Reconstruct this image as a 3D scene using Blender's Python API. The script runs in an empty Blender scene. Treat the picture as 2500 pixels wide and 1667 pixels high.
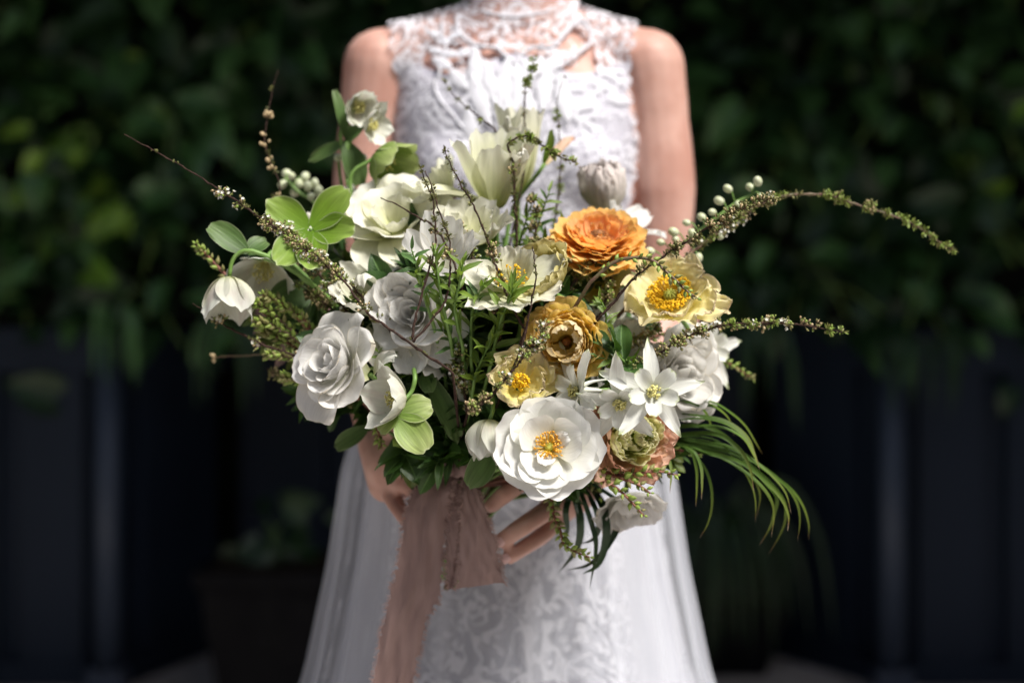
import bpy, bmesh, math, random
import numpy as np
from mathutils import Vector, Matrix, Quaternion, noise as mnoise
from mathutils.bvhtree import BVHTree

SC = bpy.context.scene
COL = SC.collection
rnd = random.Random(7)
V = Vector
PI = math.pi

# ------------------------------------------------------------------ camera, sky, sun, exposure
CAM = V((0.0, -1.70, 1.02))
K = 36.0 / 50.0 / 2500.0            # metres per photo pixel at 1 m
cd = bpy.data.cameras.new('camera')
cd.lens = 50; cd.sensor_width = 36; cd.clip_start = 0.05; cd.clip_end = 400
cd.dof.use_dof = True; cd.dof.focus_distance = 1.225; cd.dof.aperture_fstop = 2.3
cam = bpy.data.objects.new('camera', cd); COL.objects.link(cam)
cam.location = CAM; cam.rotation_euler = (PI / 2, 0, 0)
SC.camera = cam
TO_SUN = V((0.60, -0.58, 1.12)).normalized()
elev = math.asin(TO_SUN.z); azi = math.atan2(TO_SUN.x, TO_SUN.y)
w = bpy.data.worlds.new('World'); SC.world = w; w.use_nodes = True
wn = w.node_tree.nodes; wl = w.node_tree.links
wn.clear()
sky = wn.new('ShaderNodeTexSky'); sky.sky_type = 'NISHITA'; sky.sun_disc = False
sky.sun_elevation = elev; sky.sun_rotation = azi
sky.air_density = 1.0; sky.dust_density = 3.0
bg = wn.new('ShaderNodeBackground'); bg.inputs[1].default_value = 0.08
wo = wn.new('ShaderNodeOutputWorld')
wl.new(sky.outputs[0], bg.inputs[0]); wl.new(bg.outputs[0], wo.inputs[0])
sd = bpy.data.lights.new('sun', 'SUN'); sd.energy = 5.0; sd.angle = math.radians(17); sd.color = (1.0, 0.96, 0.9)
so = bpy.data.objects.new('sun', sd); COL.objects.link(so)
so.rotation_euler = TO_SUN.to_track_quat('Z', 'Y').to_euler()
SC.view_settings.view_transform = 'Standard'; SC.view_settings.look = 'None'
SC.view_settings.exposure = 0.42; SC.view_settings.gamma = 1.0
SC.view_settings.use_curve_mapping = False
SC.cycles.use_denoising = True
SC.cycles.max_bounces = 8; SC.cycles.transparent_max_bounces = 16
SC.cycles.sample_clamp_indirect = 4.0

def P(px, py, D):
    return V((CAM.x + (px - 1250.0) * K * D, CAM.y + D, CAM.z - (py - 833.5) * K * D))

# ------------------------------------------------------------------ object helpers
def tag(o, label=None, cat=None, group=None, kind=None):
    if label: o['label'] = label
    if cat: o['category'] = cat
    if group: o['group'] = group
    if kind: o['kind'] = kind
    return o

def empty(name, loc=(0, 0, 0), label=None, cat=None, group=None, quat=None):
    o = bpy.data.objects.new(name, None); COL.objects.link(o)
    o.empty_display_size = 0.02
    o.location = loc
    if quat is not None:
        o.rotation_mode = 'QUATERNION'; o.rotation_quaternion = quat
    return tag(o, label, cat, group)

def mk_mesh(name, vs, fs, mats=(), mi=None, uvs=None, smooth=True, attr=None):
    me = bpy.data.meshes.new(name)
    me.from_pydata([tuple(map(float, v)) for v in vs], [], fs)
    for m in (mats if isinstance(mats, (list, tuple)) else [mats]): me.materials.append(m)
    if mi is not None: me.polygons.foreach_set('material_index', mi)
    me.polygons.foreach_set('use_smooth', [smooth] * len(me.polygons))
    if uvs is not None:
        ul = me.uv_layers.new(name='UVMap')
        li = np.empty(len(me.loops), dtype=np.int32); me.loops.foreach_get('vertex_index', li)
        ul.data.foreach_set('uv', np.asarray(uvs, dtype=np.float32)[li].ravel())
    if attr is not None:
        for k, arr in attr.items():
            a = me.attributes.new(k, 'FLOAT', 'POINT'); a.data.foreach_set('value', np.asarray(arr, dtype=np.float32))
    me.update()
    return me

def link(name, me, parent=None, kind=None):
    o = bpy.data.objects.new(name, me); COL.objects.link(o)
    if parent is not None: o.parent = parent
    if kind: o['kind'] = kind
    return o

def grid_faces(nu, nv, wrap=False):
    f = []
    for j in range(nv - 1):
        for i in range(nu if wrap else nu - 1):
            a = j * nu + i; b = j * nu + (i + 1) % nu
            f.append((a, b, b + nu, a + nu))
    return f

def frames(pts):
    """tangents and a parallel-transported normal/binormal along a polyline"""
    n = len(pts); T = []
    for i in range(n):
        t = pts[min(i + 1, n - 1)] - pts[max(i - 1, 0)]
        T.append(t.normalized() if t.length > 1e-9 else V((0, 0, 1)))
    ref = V((0, 1, 0)) if abs(T[0].y) < 0.9 else V((1, 0, 0))
    N = [(ref - T[0] * ref.dot(T[0])).normalized()]
    for i in range(1, n):
        q = N[-1] - T[i] * N[-1].dot(T[i])
        N.append(q.normalized() if q.length > 1e-9 else N[-1])
    return T, N, [T[i].cross(N[i]) for i in range(n)]

def crom(pts, n):
    """Catmull-Rom resample of a list of Vectors to n points"""
    m = len(pts)
    if m == 2: return [pts[0].lerp(pts[1], i / (n - 1)) for i in range(n)]
    out = []
    for i in range(n):
        x = i / (n - 1) * (m - 1); k = min(int(x), m - 2); t = x - k
        p1, p2 = pts[k], pts[k + 1]
        p0 = pts[k - 1] if k > 0 else p1 * 2 - p2
        p3 = pts[k + 2] if k + 2 < m else p2 * 2 - p1
        out.append(0.5 * ((2 * p1) + (p2 - p0) * t + (2 * p0 - 5 * p1 + 4 * p2 - p3) * t * t + (3 * p1 - p0 - 3 * p2 + p3) * t ** 3))
    return out

class MB:
    """collects geometry with material slots, becomes ONE mesh"""
    def __init__(s): s.v = []; s.f = []; s.m = []; s.uv = []
    def add(s, vs, fs, mi=0, uv=None):
        b = len(s.v); s.v += [tuple(v) for v in vs]
        s.f += [tuple(i + b for i in f) for f in fs]; s.m += [mi] * len(fs)
        s.uv += list(uv) if uv is not None else [(0.5, 0.5)] * len(vs)
    def tube(s, pts, radii, seg=6, mi=0, cap=True, flat=1.0):
        T, N, B = frames(pts); vs = []; uv = []
        n = len(pts)
        for i, p in enumerate(pts):
            r = radii[i] if hasattr(radii, '__len__') else radii
            for k in range(seg):
                a = 2 * PI * k / seg
                vs.append(p + N[i] * (math.cos(a) * r * flat) + B[i] * (math.sin(a) * r)); uv.append((k / seg, i / (n - 1)))
        fs = grid_faces(seg, n, True)
        if cap:
            fs.append(tuple(range(seg))[::-1]); fs.append(tuple((n - 1) * seg + k for k in range(seg)))
        s.add(vs, fs, mi, uv)
    def ball(s, c, r, ax=None, st=1.0, mi=0, seg=5, rings=3, point=0.0):
        """small ellipsoid stretched by st along ax, optionally pointed"""
        ax = (ax or V((0, 0, 1))).normalized()
        q = ax.to_track_quat('Z', 'Y').to_matrix()
        vs = [c + q @ V((0, 0, -r * st))]; fs = []; uv = [(0.5, 0)]
        for j in range(1, rings + 1):
            ph = PI * j / (rings + 1)
            rr = math.sin(ph) * r * (1 - point * max(0, -math.cos(ph)))
            for k in range(seg):
                a = 2 * PI * k / seg
                vs.append(c + q @ V((math.cos(a) * rr, math.sin(a) * rr, -math.cos(ph) * r * st))); uv.append((k / seg, j / (rings + 1)))
        vs.append(c + q @ V((0, 0, r * st * (1 + point * 0.5)))); uv.append((0.5, 1))
        L = len(vs) - 1
        for k in range(seg):
            fs.append((0, 1 + (k + 1) % seg, 1 + k))
            for j in range(rings - 1):
                a = 1 + j * seg + k; b = 1 + j * seg + (k + 1) % seg
                fs.append((a, b, b + seg, a + seg))
            fs.append((1 + (rings - 1) * seg + k, 1 + (rings - 1) * seg + (k + 1) % seg, L))
        s.add(vs, fs, mi, uv)
    def leaf(s, base, d, n, L, W, mi=0):
        """tiny 2x3 folded leaf"""
        d = d.normalized(); x = d.cross(n).normalized(); n = x.cross(d)
        vs = [base, base + d * L * .45 + x * W + n * W * .4, base + d * L * .5 - n * W * .1, base + d * L * .45 - x * W + n * W * .4, base + d * L + n * W * .3]
        s.add(vs, [(0, 1, 2), (0, 2, 3), (1, 4, 2), (2, 4, 3)], mi, [(.5, 0), (1, .5), (.5, .5), (0, .5), (.5, 1)])
    def mesh(s, name, mats, smooth=True):
        return mk_mesh(name, s.v, s.f, mats, s.m, s.uv, smooth)
    def build(s, name, mats, parent=None, kind=None, smooth=True):
        if not s.v: return None
        return link(name, s.mesh(name, mats, smooth), parent, kind)

def rvec(r=rnd):
    while True:
        v = V((r.uniform(-1, 1), r.uniform(-1, 1), r.uniform(-1, 1)))
        if 0.05 < v.length < 1: return v.normalized()

def sstep(a, b, x):
    t = np.clip((x - a) / (b - a), 0, 1); return t * t * (3 - 2 * t)

# ------------------------------------------------------------------ materials
def new_mat(name):
    m = bpy.data.materials.new(name); m.use_nodes = True
    nt = m.node_tree; nt.nodes.clear()
    return m, nt, nt.nodes, nt.links
def c4(c): return (c[0], c[1], c[2], 1)

def petal_mat(name, stops, trans=0.3, vein=0.12, rough=0.5, edge=None, ufreq=26, tcol=None, bump=0.25, blotch=0.0, blotch_col=(.6, .3, .2), vary=0.10, spec=0.25):
    m, nt, N, L = new_mat(name)
    uv = N.new('ShaderNodeUVMap'); sep = N.new('ShaderNodeSeparateXYZ'); L.new(uv.outputs[0], sep.inputs[0])
    oi = N.new('ShaderNodeObjectInfo')
    ramp = N.new('ShaderNodeValToRGB'); cr = ramp.color_ramp
    while len(cr.elements) < len(stops): cr.elements.new(0.5)
    for e, (p, c) in zip(cr.elements, stops): e.position = p; e.color = c4(c)
    # gradient along the petal, wavering a little
    nz0 = N.new('ShaderNodeTexNoise'); nz0.inputs['Scale'].default_value = 3.0
    cmb0 = N.new('ShaderNodeCombineXYZ'); L.new(sep.outputs[0], cmb0.inputs[0]); L.new(sep.outputs[1], cmb0.inputs[1]); L.new(oi.outputs['Random'], cmb0.inputs[2])
    sc0 = N.new('ShaderNodeVectorMath'); sc0.operation = 'MULTIPLY'; sc0.inputs[1].default_value = (1.5, 1, 37); L.new(cmb0.outputs[0], sc0.inputs[0]); L.new(sc0.outputs[0], nz0.inputs['Vector'])
    mr = N.new('ShaderNodeMath'); mr.operation = 'MULTIPLY_ADD'; mr.inputs[1].default_value = 0.30; mr.inputs[2].default_value = -0.15; L.new(nz0.outputs[0], mr.inputs[0])
    ad = N.new('ShaderNodeMath'); ad.operation = 'ADD'; L.new(sep.outputs[1], ad.inputs[0]); L.new(mr.outputs[0], ad.inputs[1]); L.new(ad.outputs[0], ramp.inputs[0])
    # veins
    sc = N.new('ShaderNodeVectorMath'); sc.operation = 'MULTIPLY'; sc.inputs[1].default_value = (ufreq, 1.6, 53); L.new(cmb0.outputs[0], sc.inputs[0])
    nz = N.new('ShaderNodeTexNoise'); nz.inputs['Scale'].default_value = 1.0; nz.inputs['Detail'].default_value = 4; L.new(sc.outputs[0], nz.inputs['Vector'])
    vm = N.new('ShaderNodeMapRange'); vm.inputs[1].default_value = 0.3; vm.inputs[2].default_value = 0.65; vm.inputs[3].default_value = 1 - vein; vm.inputs[4].default_value = 1.0; L.new(nz.outputs[0], vm.inputs[0])
    vr = N.new('ShaderNodeMapRange'); vr.inputs[3].default_value = 1 - vary; vr.inputs[4].default_value = 1.0; L.new(oi.outputs['Random'], vr.inputs[0])
    mm = N.new('ShaderNodeMath'); mm.operation = 'MULTIPLY'; L.new(vm.outputs[0], mm.inputs[0]); L.new(vr.outputs[0], mm.inputs[1])
    col = ramp.outputs[0]
    if edge:
        ab = N.new('ShaderNodeMath'); ab.operation = 'SUBTRACT'; ab.inputs[1].default_value = 0.5; L.new(sep.outputs[0], ab.inputs[0])
        a2 = N.new('ShaderNodeMath'); a2.operation = 'ABSOLUTE'; L.new(ab.outputs[0], a2.inputs[0])
        er = N.new('ShaderNodeMapRange'); er.inputs[1].default_value = edge[1]; er.inputs[2].default_value = 0.5; L.new(a2.outputs[0], er.inputs[0])
        e2 = N.new('ShaderNodeMapRange'); e2.inputs[1].default_value = edge[2]; e2.inputs[2].default_value = 1.0; L.new(sep.outputs[1], e2.inputs[0])
        em = N.new('ShaderNodeMath'); em.operation = 'MAXIMUM'; L.new(er.outputs[0], em.inputs[0]); L.new(e2.outputs[0], em.inputs[1])
        mx = N.new('ShaderNodeMix'); mx.data_type = 'RGBA'; L.new(em.outputs[0], mx.inputs[0]); L.new(col, mx.inputs[6]); mx.inputs[7].default_value = c4(edge[0]); col = mx.outputs[2]
    if blotch > 0:
        nb = N.new('ShaderNodeTexNoise'); nb.inputs['Scale'].default_value = 2.2; nb.inputs['Detail'].default_value = 3; L.new(sc0.outputs[0], nb.inputs['Vector'])
        br = N.new('ShaderNodeMapRange'); br.inputs[1].default_value = 0.5; br.inputs[2].default_value = 0.75; br.inputs[4].default_value = blotch; L.new(nb.outputs[0], br.inputs[0])
        mx = N.new('ShaderNodeMix'); mx.data_type = 'RGBA'; L.new(br.outputs[0], mx.inputs[0]); L.new(col, mx.inputs[6]); mx.inputs[7].default_value = c4(blotch_col); col = mx.outputs[2]
    vmul = N.new('ShaderNodeVectorMath'); vmul.operation = 'SCALE'; L.new(col, vmul.inputs[0]); L.new(mm.outputs[0], vmul.inputs[3])
    bp = N.new('ShaderNodeBump'); bp.inputs['Strength'].default_value = bump; bp.inputs['Distance'].default_value = 0.001; L.new(nz.outputs[0], bp.inputs['Height'])
    pr = N.new('ShaderNodeBsdfPrincipled'); pr.inputs['Roughness'].default_value = rough; pr.inputs['Specular IOR Level'].default_value = spec
    L.new(vmul.outputs[0], pr.inputs['Base Color']); L.new(bp.outputs[0], pr.inputs['Normal'])
    tr = N.new('ShaderNodeBsdfTranslucent'); L.new(bp.outputs[0], tr.inputs['Normal'])
    if tcol:
        tm = N.new('ShaderNodeVectorMath'); tm.operation = 'MULTIPLY'; tm.inputs[1].default_value = tcol; L.new(vmul.outputs[0], tm.inputs[0]); L.new(tm.outputs[0], tr.inputs[0])
    else: L.new(vmul.outputs[0], tr.inputs[0])
    ms = N.new('ShaderNodeMixShader'); ms.inputs[0].default_value = trans
    L.new(pr.outputs[0], ms.inputs[1]); L.new(tr.outputs[0], ms.inputs[2])
    o = N.new('ShaderNodeOutputMaterial'); L.new(ms.outputs[0], o.inputs[0])
    return m

def leaf_mat(name, col, col2, trans=0.2, rough=0.4, rib=(.14, .25, .08), rim=None, spec=0.5, vary=0.35):
    """leaf: midrib and side veins from the UV, two greens mixed by noise"""
    m, nt, N, L = new_mat(name)
    uv = N.new('ShaderNodeUVMap'); sep = N.new('ShaderNodeSeparateXYZ'); L.new(uv.outputs[0], sep.inputs[0])
    oi = N.new('ShaderNodeObjectInfo')
    geo = N.new('ShaderNodeNewGeometry')
    nz = N.new('ShaderNodeTexNoise'); nz.inputs['Scale'].default_value = 60; nz.inputs['Detail'].default_value = 4; L.new(geo.outputs['Position'], nz.inputs['Vector'])
    ad = N.new('ShaderNodeMath'); ad.operation = 'MULTIPLY_ADD'; ad.inputs[1].default_value = vary; L.new(oi.outputs['Random'], ad.inputs[0]); L.new(nz.outputs[0], ad.inputs[2])
    rg = N.new('ShaderNodeMapRange'); rg.inputs[1].default_value = 0.35; rg.inputs[2].default_value = 0.95; L.new(ad.outputs[0], rg.inputs[0])
    mx = N.new('ShaderNodeMix'); mx.data_type = 'RGBA'; mx.inputs[6].default_value = c4(col); mx.inputs[7].default_value = c4(col2); L.new(rg.outputs[0], mx.inputs[0])
    ab = N.new('ShaderNodeMath'); ab.operation = 'SUBTRACT'; ab.inputs[1].default_value = 0.5; L.new(sep.outputs[0], ab.inputs[0])
    a2 = N.new('ShaderNodeMath'); a2.operation = 'ABSOLUTE'; L.new(ab.outputs[0], a2.inputs[0])
    # side veins: bands of (v*n - |u|*k)
    k1 = N.new('ShaderNodeMath'); k1.operation = 'MULTIPLY'; k1.inputs[1].default_value = 8; L.new(a2.outputs[0], k1.inputs[0])
    k2 = N.new('ShaderNodeMath'); k2.operation = 'MULTIPLY'; k2.inputs[1].default_value = 13; L.new(sep.outputs[1], k2.inputs[0])
    k3 = N.new('ShaderNodeMath'); k3.operation = 'SUBTRACT'; L.new(k2.outputs[0], k3.inputs[0]); L.new(k1.outputs[0], k3.inputs[1])
    k4 = N.new('ShaderNodeMath'); k4.operation = 'PINGPONG'; k4.inputs[1].default_value = 0.5; L.new(k3.outputs[0], k4.inputs[0])
    k5 = N.new('ShaderNodeMapRange'); k5.inputs[1].default_value = 0.0; k5.inputs[2].default_value = 0.12; k5.inputs[3].default_value = 0.35; k5.inputs[4].default_value = 0; L.new(k4.outputs[0], k5.inputs[0])
    r1 = N.new('ShaderNodeMapRange'); r1.inputs[1].default_value = 0.015; r1.inputs[2].default_value = 0.05; r1.inputs[3].default_value = 0.8; r1.inputs[4].default_value = 0; L.new(a2.outputs[0], r1.inputs[0])
    mxx = N.new('ShaderNodeMath'); mxx.operation = 'MAXIMUM'; L.new(k5.outputs[0], mxx.inputs[0]); L.new(r1.outputs[0], mxx.inputs[1])
    m2 = N.new('ShaderNodeMix'); m2.data_type = 'RGBA'; L.new(mxx.outputs[0], m2.inputs[0]); L.new(mx.outputs[2], m2.inputs[6]); m2.inputs[7].default_value = c4(rib)
    col_o = m2.outputs[2]
    if rim:
        rr = N.new('ShaderNodeMapRange'); rr.inputs[1].default_value = 0.44; rr.inputs[2].default_value = 0.5; L.new(a2.outputs[0], rr.inputs[0])
        m3 = N.new('ShaderNodeMix'); m3.data_type = 'RGBA'; L.new(rr.outputs[0], m3.inputs[0]); L.new(col_o, m3.inputs[6]); m3.inputs[7].default_value = c4(rim); col_o = m3.outputs[2]
    bp = N.new('ShaderNodeBump'); bp.inputs['Strength'].default_value = 0.3; bp.inputs['Distance'].default_value = 0.001; L.new(mxx.outputs[0], bp.inputs['Height']); bp.invert = True
    pr = N.new('ShaderNodeBsdfPrincipled'); pr.inputs['Roughness'].default_value = rough; pr.inputs['Specular IOR Level'].default_value = spec
    L.new(col_o, pr.inputs['Base Color']); L.new(bp.outputs[0], pr.inputs['Normal'])
    tr = N.new('ShaderNodeBsdfTranslucent')
    tm = N.new('ShaderNodeVectorMath'); tm.operation = 'MULTIPLY'; tm.inputs[1].default_value = (1.5, 1.6, .6); L.new(col_o, tm.inputs[0]); L.new(tm.outputs[0], tr.inputs[0])
    ms = N.new('ShaderNodeMixShader'); ms.inputs[0].default_value = trans
    L.new(pr.outputs[0], ms.inputs[1]); L.new(tr.outputs[0], ms.inputs[2])
    o = N.new('ShaderNodeOutputMaterial'); L.new(ms.outputs[0], o.inputs[0])
    return m

def plain_mat(name, c1, c2=None, scale=200, rough=0.6, spec=0.3, trans=0.0, sss=0.0, bump=0.2, stretch=(1, 1, 1), sheen=0.0):
    m, nt, N, L = new_mat(name)
    geo = N.new('ShaderNodeNewGeometry'); mp = N.new('ShaderNodeMapping'); mp.inputs['Scale'].default_value = stretch
    L.new(geo.outputs['Position'], mp.inputs[0])
    nz = N.new('ShaderNodeTexNoise'); nz.inputs['Scale'].default_value = scale; nz.inputs['Detail'].default_value = 4; L.new(mp.outputs[0], nz.inputs['Vector'])
    rg = N.new('ShaderNodeMapRange'); rg.inputs[1].default_value = 0.35; rg.inputs[2].default_value = 0.65; L.new(nz.outputs[0], rg.inputs[0])
    mx = N.new('ShaderNodeMix'); mx.data_type = 'RGBA'; mx.inputs[6].default_value = c4(c1); mx.inputs[7].default_value = c4(c2 or c1); L.new(rg.outputs[0], mx.inputs[0])
    pr = N.new('ShaderNodeBsdfPrincipled'); pr.inputs['Roughness'].default_value = rough; pr.inputs['Specular IOR Level'].default_value = spec
    L.new(mx.outputs[2], pr.inputs['Base Color'])
    if sss: pr.inputs['Subsurface Weight'].default_value = sss; pr.inputs['Subsurface Radius'].default_value = (0.008, 0.003, 0.0015); pr.inputs['Subsurface Scale'].default_value = 1.0
    if sheen: pr.inputs['Sheen Weight'].default_value = sheen
    if bump:
        bp = N.new('ShaderNodeBump'); bp.inputs['Strength'].default_value = bump; bp.inputs['Distance'].default_value = 0.002; L.new(nz.outputs[0], bp.inputs['Height']); L.new(bp.outputs[0], pr.inputs['Normal'])
    o = N.new('ShaderNodeOutputMaterial')
    if trans:
        tr = N.new('ShaderNodeBsdfTranslucent'); L.new(mx.outputs[2], tr.inputs[0])
        ms = N.new('ShaderNodeMixShader'); ms.inputs[0].default_value = trans
        L.new(pr.outputs[0], ms.inputs[1]); L.new(tr.outputs[0], ms.inputs[2]); L.new(ms.outputs[0], o.inputs[0])
    else: L.new(pr.outputs[0], o.inputs[0])
    return m

def lace_mat(name, col=(.84, .84, .86), scale=70, solid=False, lo=0.10, motif=26):
    """lace: net + flower-like motifs; vertex attribute 'dens' says how closed it is"""
    m, nt, N, L = new_mat(name)
    uv = N.new('ShaderNodeUVMap')
    geo = N.new('ShaderNodeNewGeometry')
    nz = N.new('ShaderNodeTexNoise'); nz.inputs['Scale'].default_value = 18; nz.inputs['Detail'].default_value = 2; L.new(uv.outputs[0], nz.inputs['Vector'])
    sv = N.new('ShaderNodeVectorMath'); sv.operation = 'SCALE'; sv.inputs[3].default_value = 0.035; L.new(nz.outputs['Color'], sv.inputs[0])
    av = N.new('ShaderNodeVectorMath'); av.operation = 'ADD'; L.new(uv.outputs[0], av.inputs[0]); L.new(sv.outputs[0], av.inputs[1])
    v1 = N.new('ShaderNodeTexVoronoi'); v1.feature = 'DISTANCE_TO_EDGE'; v1.inputs['Scale'].default_value = motif; L.new(av.outputs[0], v1.inputs['Vector'])
    v2 = N.new('ShaderNodeTexVoronoi'); v2.feature = 'F1'; v2.inputs['Scale'].default_value = scale; L.new(av.outputs[0], v2.inputs['Vector'])
    n2 = N.new('ShaderNodeTexNoise'); n2.inputs['Scale'].default_value = motif * .9; n2.inputs['Detail'].default_value = 3; L.new(av.outputs[0], n2.inputs['Vector'])
    n3 = N.new('ShaderNodeTexNoise'); n3.inputs['Scale'].default_value = motif * .62; n3.inputs['Detail'].default_value = 1.5; n3.inputs['Distortion'].default_value = 1.6; L.new(av.outputs[0], n3.inputs['Vector'])
    rd = N.new('ShaderNodeMath'); rd.operation = 'SUBTRACT'; rd.inputs[1].default_value = .5; L.new(n3.outputs[0], rd.inputs[0])
    ra = N.new('ShaderNodeMath'); ra.operation = 'ABSOLUTE'; L.new(rd.outputs[0], ra.inputs[0])
    # cords where the large cells meet
    e = N.new('ShaderNodeMapRange'); e.inputs[1].default_value = 0.022; e.inputs[2].default_value = 0.05; e.inputs[3].default_value = 1; e.inputs[4].default_value = 0; L.new(ra.outputs[0], e.inputs[0])
    f = N.new('ShaderNodeMapRange'); f.inputs[1].default_value = 0.30; f.inputs[2].default_value = 0.5; f.inputs[3].default_value = 1; f.inputs[4].default_value = 0; L.new(v2.outputs['Distance'], f.inputs[0])
    g = N.new('ShaderNodeMapRange'); g.inputs[1].default_value = 0.45; g.inputs[2].default_value = 0.55; L.new(n2.outputs[0], g.inputs[0])
    fg = N.new('ShaderNodeMath'); fg.operation = 'MULTIPLY'; L.new(f.outputs[0], fg.inputs[0]); L.new(g.outputs[0], fg.inputs[1])
    mxm = N.new('ShaderNodeMath'); mxm.operation = 'MAXIMUM'; L.new(e.outputs[0], mxm.inputs[0]); L.new(fg.outputs[0], mxm.inputs[1])
    at = N.new('ShaderNodeAttribute'); at.attribute_name = 'dens'
    ad = N.new('ShaderNodeMath'); ad.operation = 'MULTIPLY_ADD'; ad.inputs[1].default_value = 1 - lo; ad.inputs[2].default_value = lo; ad.use_clamp = True; L.new(mxm.outputs[0], ad.inputs[0])
    al = N.new('ShaderNodeMath'); al.operation = 'ADD'; al.use_clamp = True; L.new(ad.outputs[0], al.inputs[0]); L.new(at.outputs['Fac'], al.inputs[1])
    h = N.new('ShaderNodeMath'); h.operation = 'ADD'; L.new(mxm.outputs[0], h.inputs[0]); L.new(n2.outputs[0], h.inputs[1])
    bp = N.new('ShaderNodeBump'); bp.inputs['Strength'].default_value = 0.35; bp.inputs['Distance'].default_value = 0.002; L.new(h.outputs[0], bp.inputs['Height'])
    pr = N.new('ShaderNodeBsdfPrincipled'); pr.inputs['Base Color'].default_value = c4(col); pr.inputs['Roughness'].default_value = 0.55
    pr.inputs['Specular IOR Level'].default_value = 0.4
    L.new(bp.outputs[0], pr.inputs['Normal'])
    tr = N.new('ShaderNodeBsdfTranslucent'); tr.inputs[0].default_value = c4(col)
    ms = N.new('ShaderNodeMixShader'); ms.inputs[0].default_value = 0.2; L.new(pr.outputs[0], ms.inputs[1]); L.new(tr.outputs[0], ms.inputs[2])
    tp = N.new('ShaderNodeBsdfTransparent')
    m2 = N.new('ShaderNodeMixShader'); L.new(al.outputs[0], m2.inputs[0]); L.new(tp.outputs[0], m2.inputs[1]); L.new(ms.outputs[0], m2.inputs[2])
    o = N.new('ShaderNodeOutputMaterial'); L.new(m2.outputs[0], o.inputs[0])
    return m

def tulle_mat(name, col, alpha):
    m, nt, N, L = new_mat(name)
    lw = N.new('ShaderNodeLayerWeight'); lw.inputs[0].default_value = 0.35
    mr = N.new('ShaderNodeMapRange'); mr.inputs[3].default_value = alpha; mr.inputs[4].default_value = min(1, alpha + .55); L.new(lw.outputs['Facing'], mr.inputs[0])
    pr = N.new('ShaderNodeBsdfDiffuse'); pr.inputs[0].default_value = c4(col)
    tr = N.new('ShaderNodeBsdfTranslucent'); tr.inputs[0].default_value = c4(col)
    ms = N.new('ShaderNodeMixShader'); ms.inputs[0].default_value = 0.35; L.new(pr.outputs[0], ms.inputs[1]); L.new(tr.outputs[0], ms.inputs[2])
    tp = N.new('ShaderNodeBsdfTransparent')
    m2 = N.new('ShaderNodeMixShader'); L.new(mr.outputs[0], m2.inputs[0]); L.new(tp.outputs[0], m2.inputs[1]); L.new(ms.outputs[0], m2.inputs[2])
    o = N.new('ShaderNodeOutputMaterial'); L.new(m2.outputs[0], o.inputs[0])
    return m

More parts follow.
